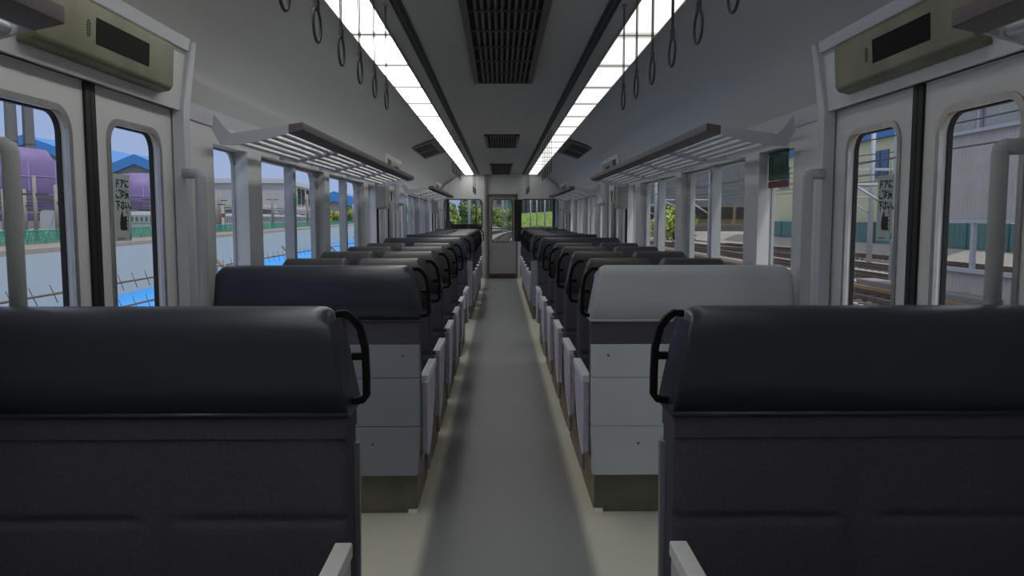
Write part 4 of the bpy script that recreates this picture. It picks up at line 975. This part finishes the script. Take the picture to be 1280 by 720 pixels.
cg.loft([[(x, yy, -0.6) for x, yy in pts], [(x, yy, 1.05) for x, yy in pts]], caps=False, closed=False)
cg.build('sheet', mat('teal_sheet', (0.085, 0.19, 0.185), 0.7, var=0.08, scale=4), tf)
for k in range(16): MB().box(28.46, 28.52, 20+k*4, 20.1+k*4, -0.6, 1.1).build('post', mat('teal_dark', (0.05, 0.13, 0.14), 0.7), tf)
gbld = thing('station_building', (30, 122, -0.55), 'big dark grey building with a brown window band beyond the right bush', 'building')
MB().box(15.5, 60, 118, 150, GZ-0.3, 16).build('wall', mat('slate_render', (0.125, 0.14, 0.155), 0.9, var=0.12, scale=2), gbld)
MB().box(15.4, 60, 117.8, 118.2, 0.25, 3.2).build('window_band', mat('brown_band', (0.18, 0.145, 0.075), 0.7), gbld)
for k in range(10): MB().box(17.2+k*3.6, 20.2+k*3.6, 117.6, 117.9, 1.3, 3.0).build('window', mat('dark_window', (0.02, 0.02, 0.018), 0.3), gbld)
MB().box(15.4, 60, 117.7, 118.2, GZ-0.3, 0.25).build('plinth', mat('stone_plinth', (0.10, 0.10, 0.105), 0.9, var=0.4, scale=4), gbld)

# corrugated shed wall close on the right
sh = thing('corrugated_shed', (14, 14, GZ), 'white-grey corrugated shed wall with an open band, seen through the right door', 'building')
M_corr = mat('corrugated_sheet', (0.46, 0.44, 0.42), 0.6, var=0.08, scale=1.5)
def corr(x, y0, y1, z0, z1, m, nm):
    pts = []; y = y0
    while y < y1: pts.append((x+0.03*math.sin(y*2*math.pi/0.19), y)); y += 0.038
    MB().loft([[(a, b, z0) for a, b in pts], [(a, b, z1) for a, b in pts]], caps=False, closed=False, smooth=True).build(nm, m, sh)
corr(14.2, 3, 26.4, 1.30, 4.0, M_corr, 'upper_sheet'); corr(14.2, 3, 26.4, GZ-0.25, -0.22, M_corr, 'lower_sheet')
corr(14.25, 3, 26.4, 4.0, 7.0, mat('corrugated_dull', (0.36, 0.37, 0.36), 0.6, var=0.1, scale=1.5), 'top_sheet')
for z, h in ((3.95, 0.05), (1.27, 0.05), (-0.22, 0.06), (5.2, 0.04)): MB().box(14.05, 14.2, 3, 26.4, z-h, z+h).build('girt', M_steel, sh)
for k in range(9): 
    y = 3.2+k*2.9; MB().box(14.08, 14.2, y-0.07, y+0.07, -0.3, 1.3).build('stud', M_steel, sh); MB().box(14.1, 14.2, y-0.05, y+0.05, 4.0, 7.0).build('stud', M_steel, sh)
MB().box(14.26, 22, 3, 26.4, 7.0, 7.2).build('roof', M_gwall, sh)

# poles and wires on the right
rp = []
for k, (px, D, top, lab) in enumerate(((1087, 47.5, 150, 'white catenary pole seen through the far pane of the right door'), (1118, 29.6, 120, 'white catenary pole at the edge of the right door pane'), (887, 54, 150, 'white catenary pole beside the middle mullion of the right windows'), (819, 74, 180, 'white catenary pole in front of the green bush on the right'))):
    c = at_y(px, 300, D); zt = 9.0
    t = thing('catenary_pole', (c.x, D, GZ-0.2), lab, 'pole', 'white catenary poles on the right')
    MB().tube([(c.x, D, GZ-0.25), (c.x, D, zt)], 0.16, 10, 0.12).build('mast', M_steel, t)
    br = MB()
    if k == 0:
        br.box(c.x-1.6, c.x+1.6, D-0.06, D+0.06, 4.2, 4.35); br.box(c.x-1.5, c.x-1.4, D-0.06, D+0.06, 3.8, 4.25); br.box(c.x+1.4, c.x+1.5, D-0.06, D+0.06, 3.8, 4.25)
        zt2 = 5.2
    br.tube([(c.x, D, 2.6), (c.x-3.4, D, 2.6)], 0.05, 6); br.tube([(c.x, D, 1.6), (c.x-1.6, D, 2.6)], 0.05, 6); br.tube([(c.x-3.4, D, 2.6), (c.x-2.2, D, 2.1)], 0.04, 6)
    br.tube([(c.x, D, 7.4), (c.x-3.2, D, 9.0)], 0.06, 6)
    br.build('bracket', M_steel, t)
wr = thing('overhead_wires', (22, 60, 3.5), 'dark overhead wires along the right tracks', 'wires')
for k, (x, z, sag) in enumerate(((12, 4.2, 0.35), (12, 3.2, 0), (16.3, 4.3, 0.35), (16.3, 3.25, 0), (19.7, 4.4, 0.35), (19.7, 3.3, 0), (25, 4.6, 0.3), (25, 3.5, 0), (27, 5.6, 0.2))):
    pts = [(x, y, z-sag*(1-((y % 40)/20.0-1)**2)) for y in range(4, 114, 4)]
    m = MB(); m.tube(pts, 0.022, 5)
    if sag:
        for y in range(8, 112, 8): m.tube([(x, y, z-sag*(1-((y % 40)/20.0-1)**2)), (x, y, z-1.0)], 0.010, 4)
    m.build('wire', M_wire, wr)
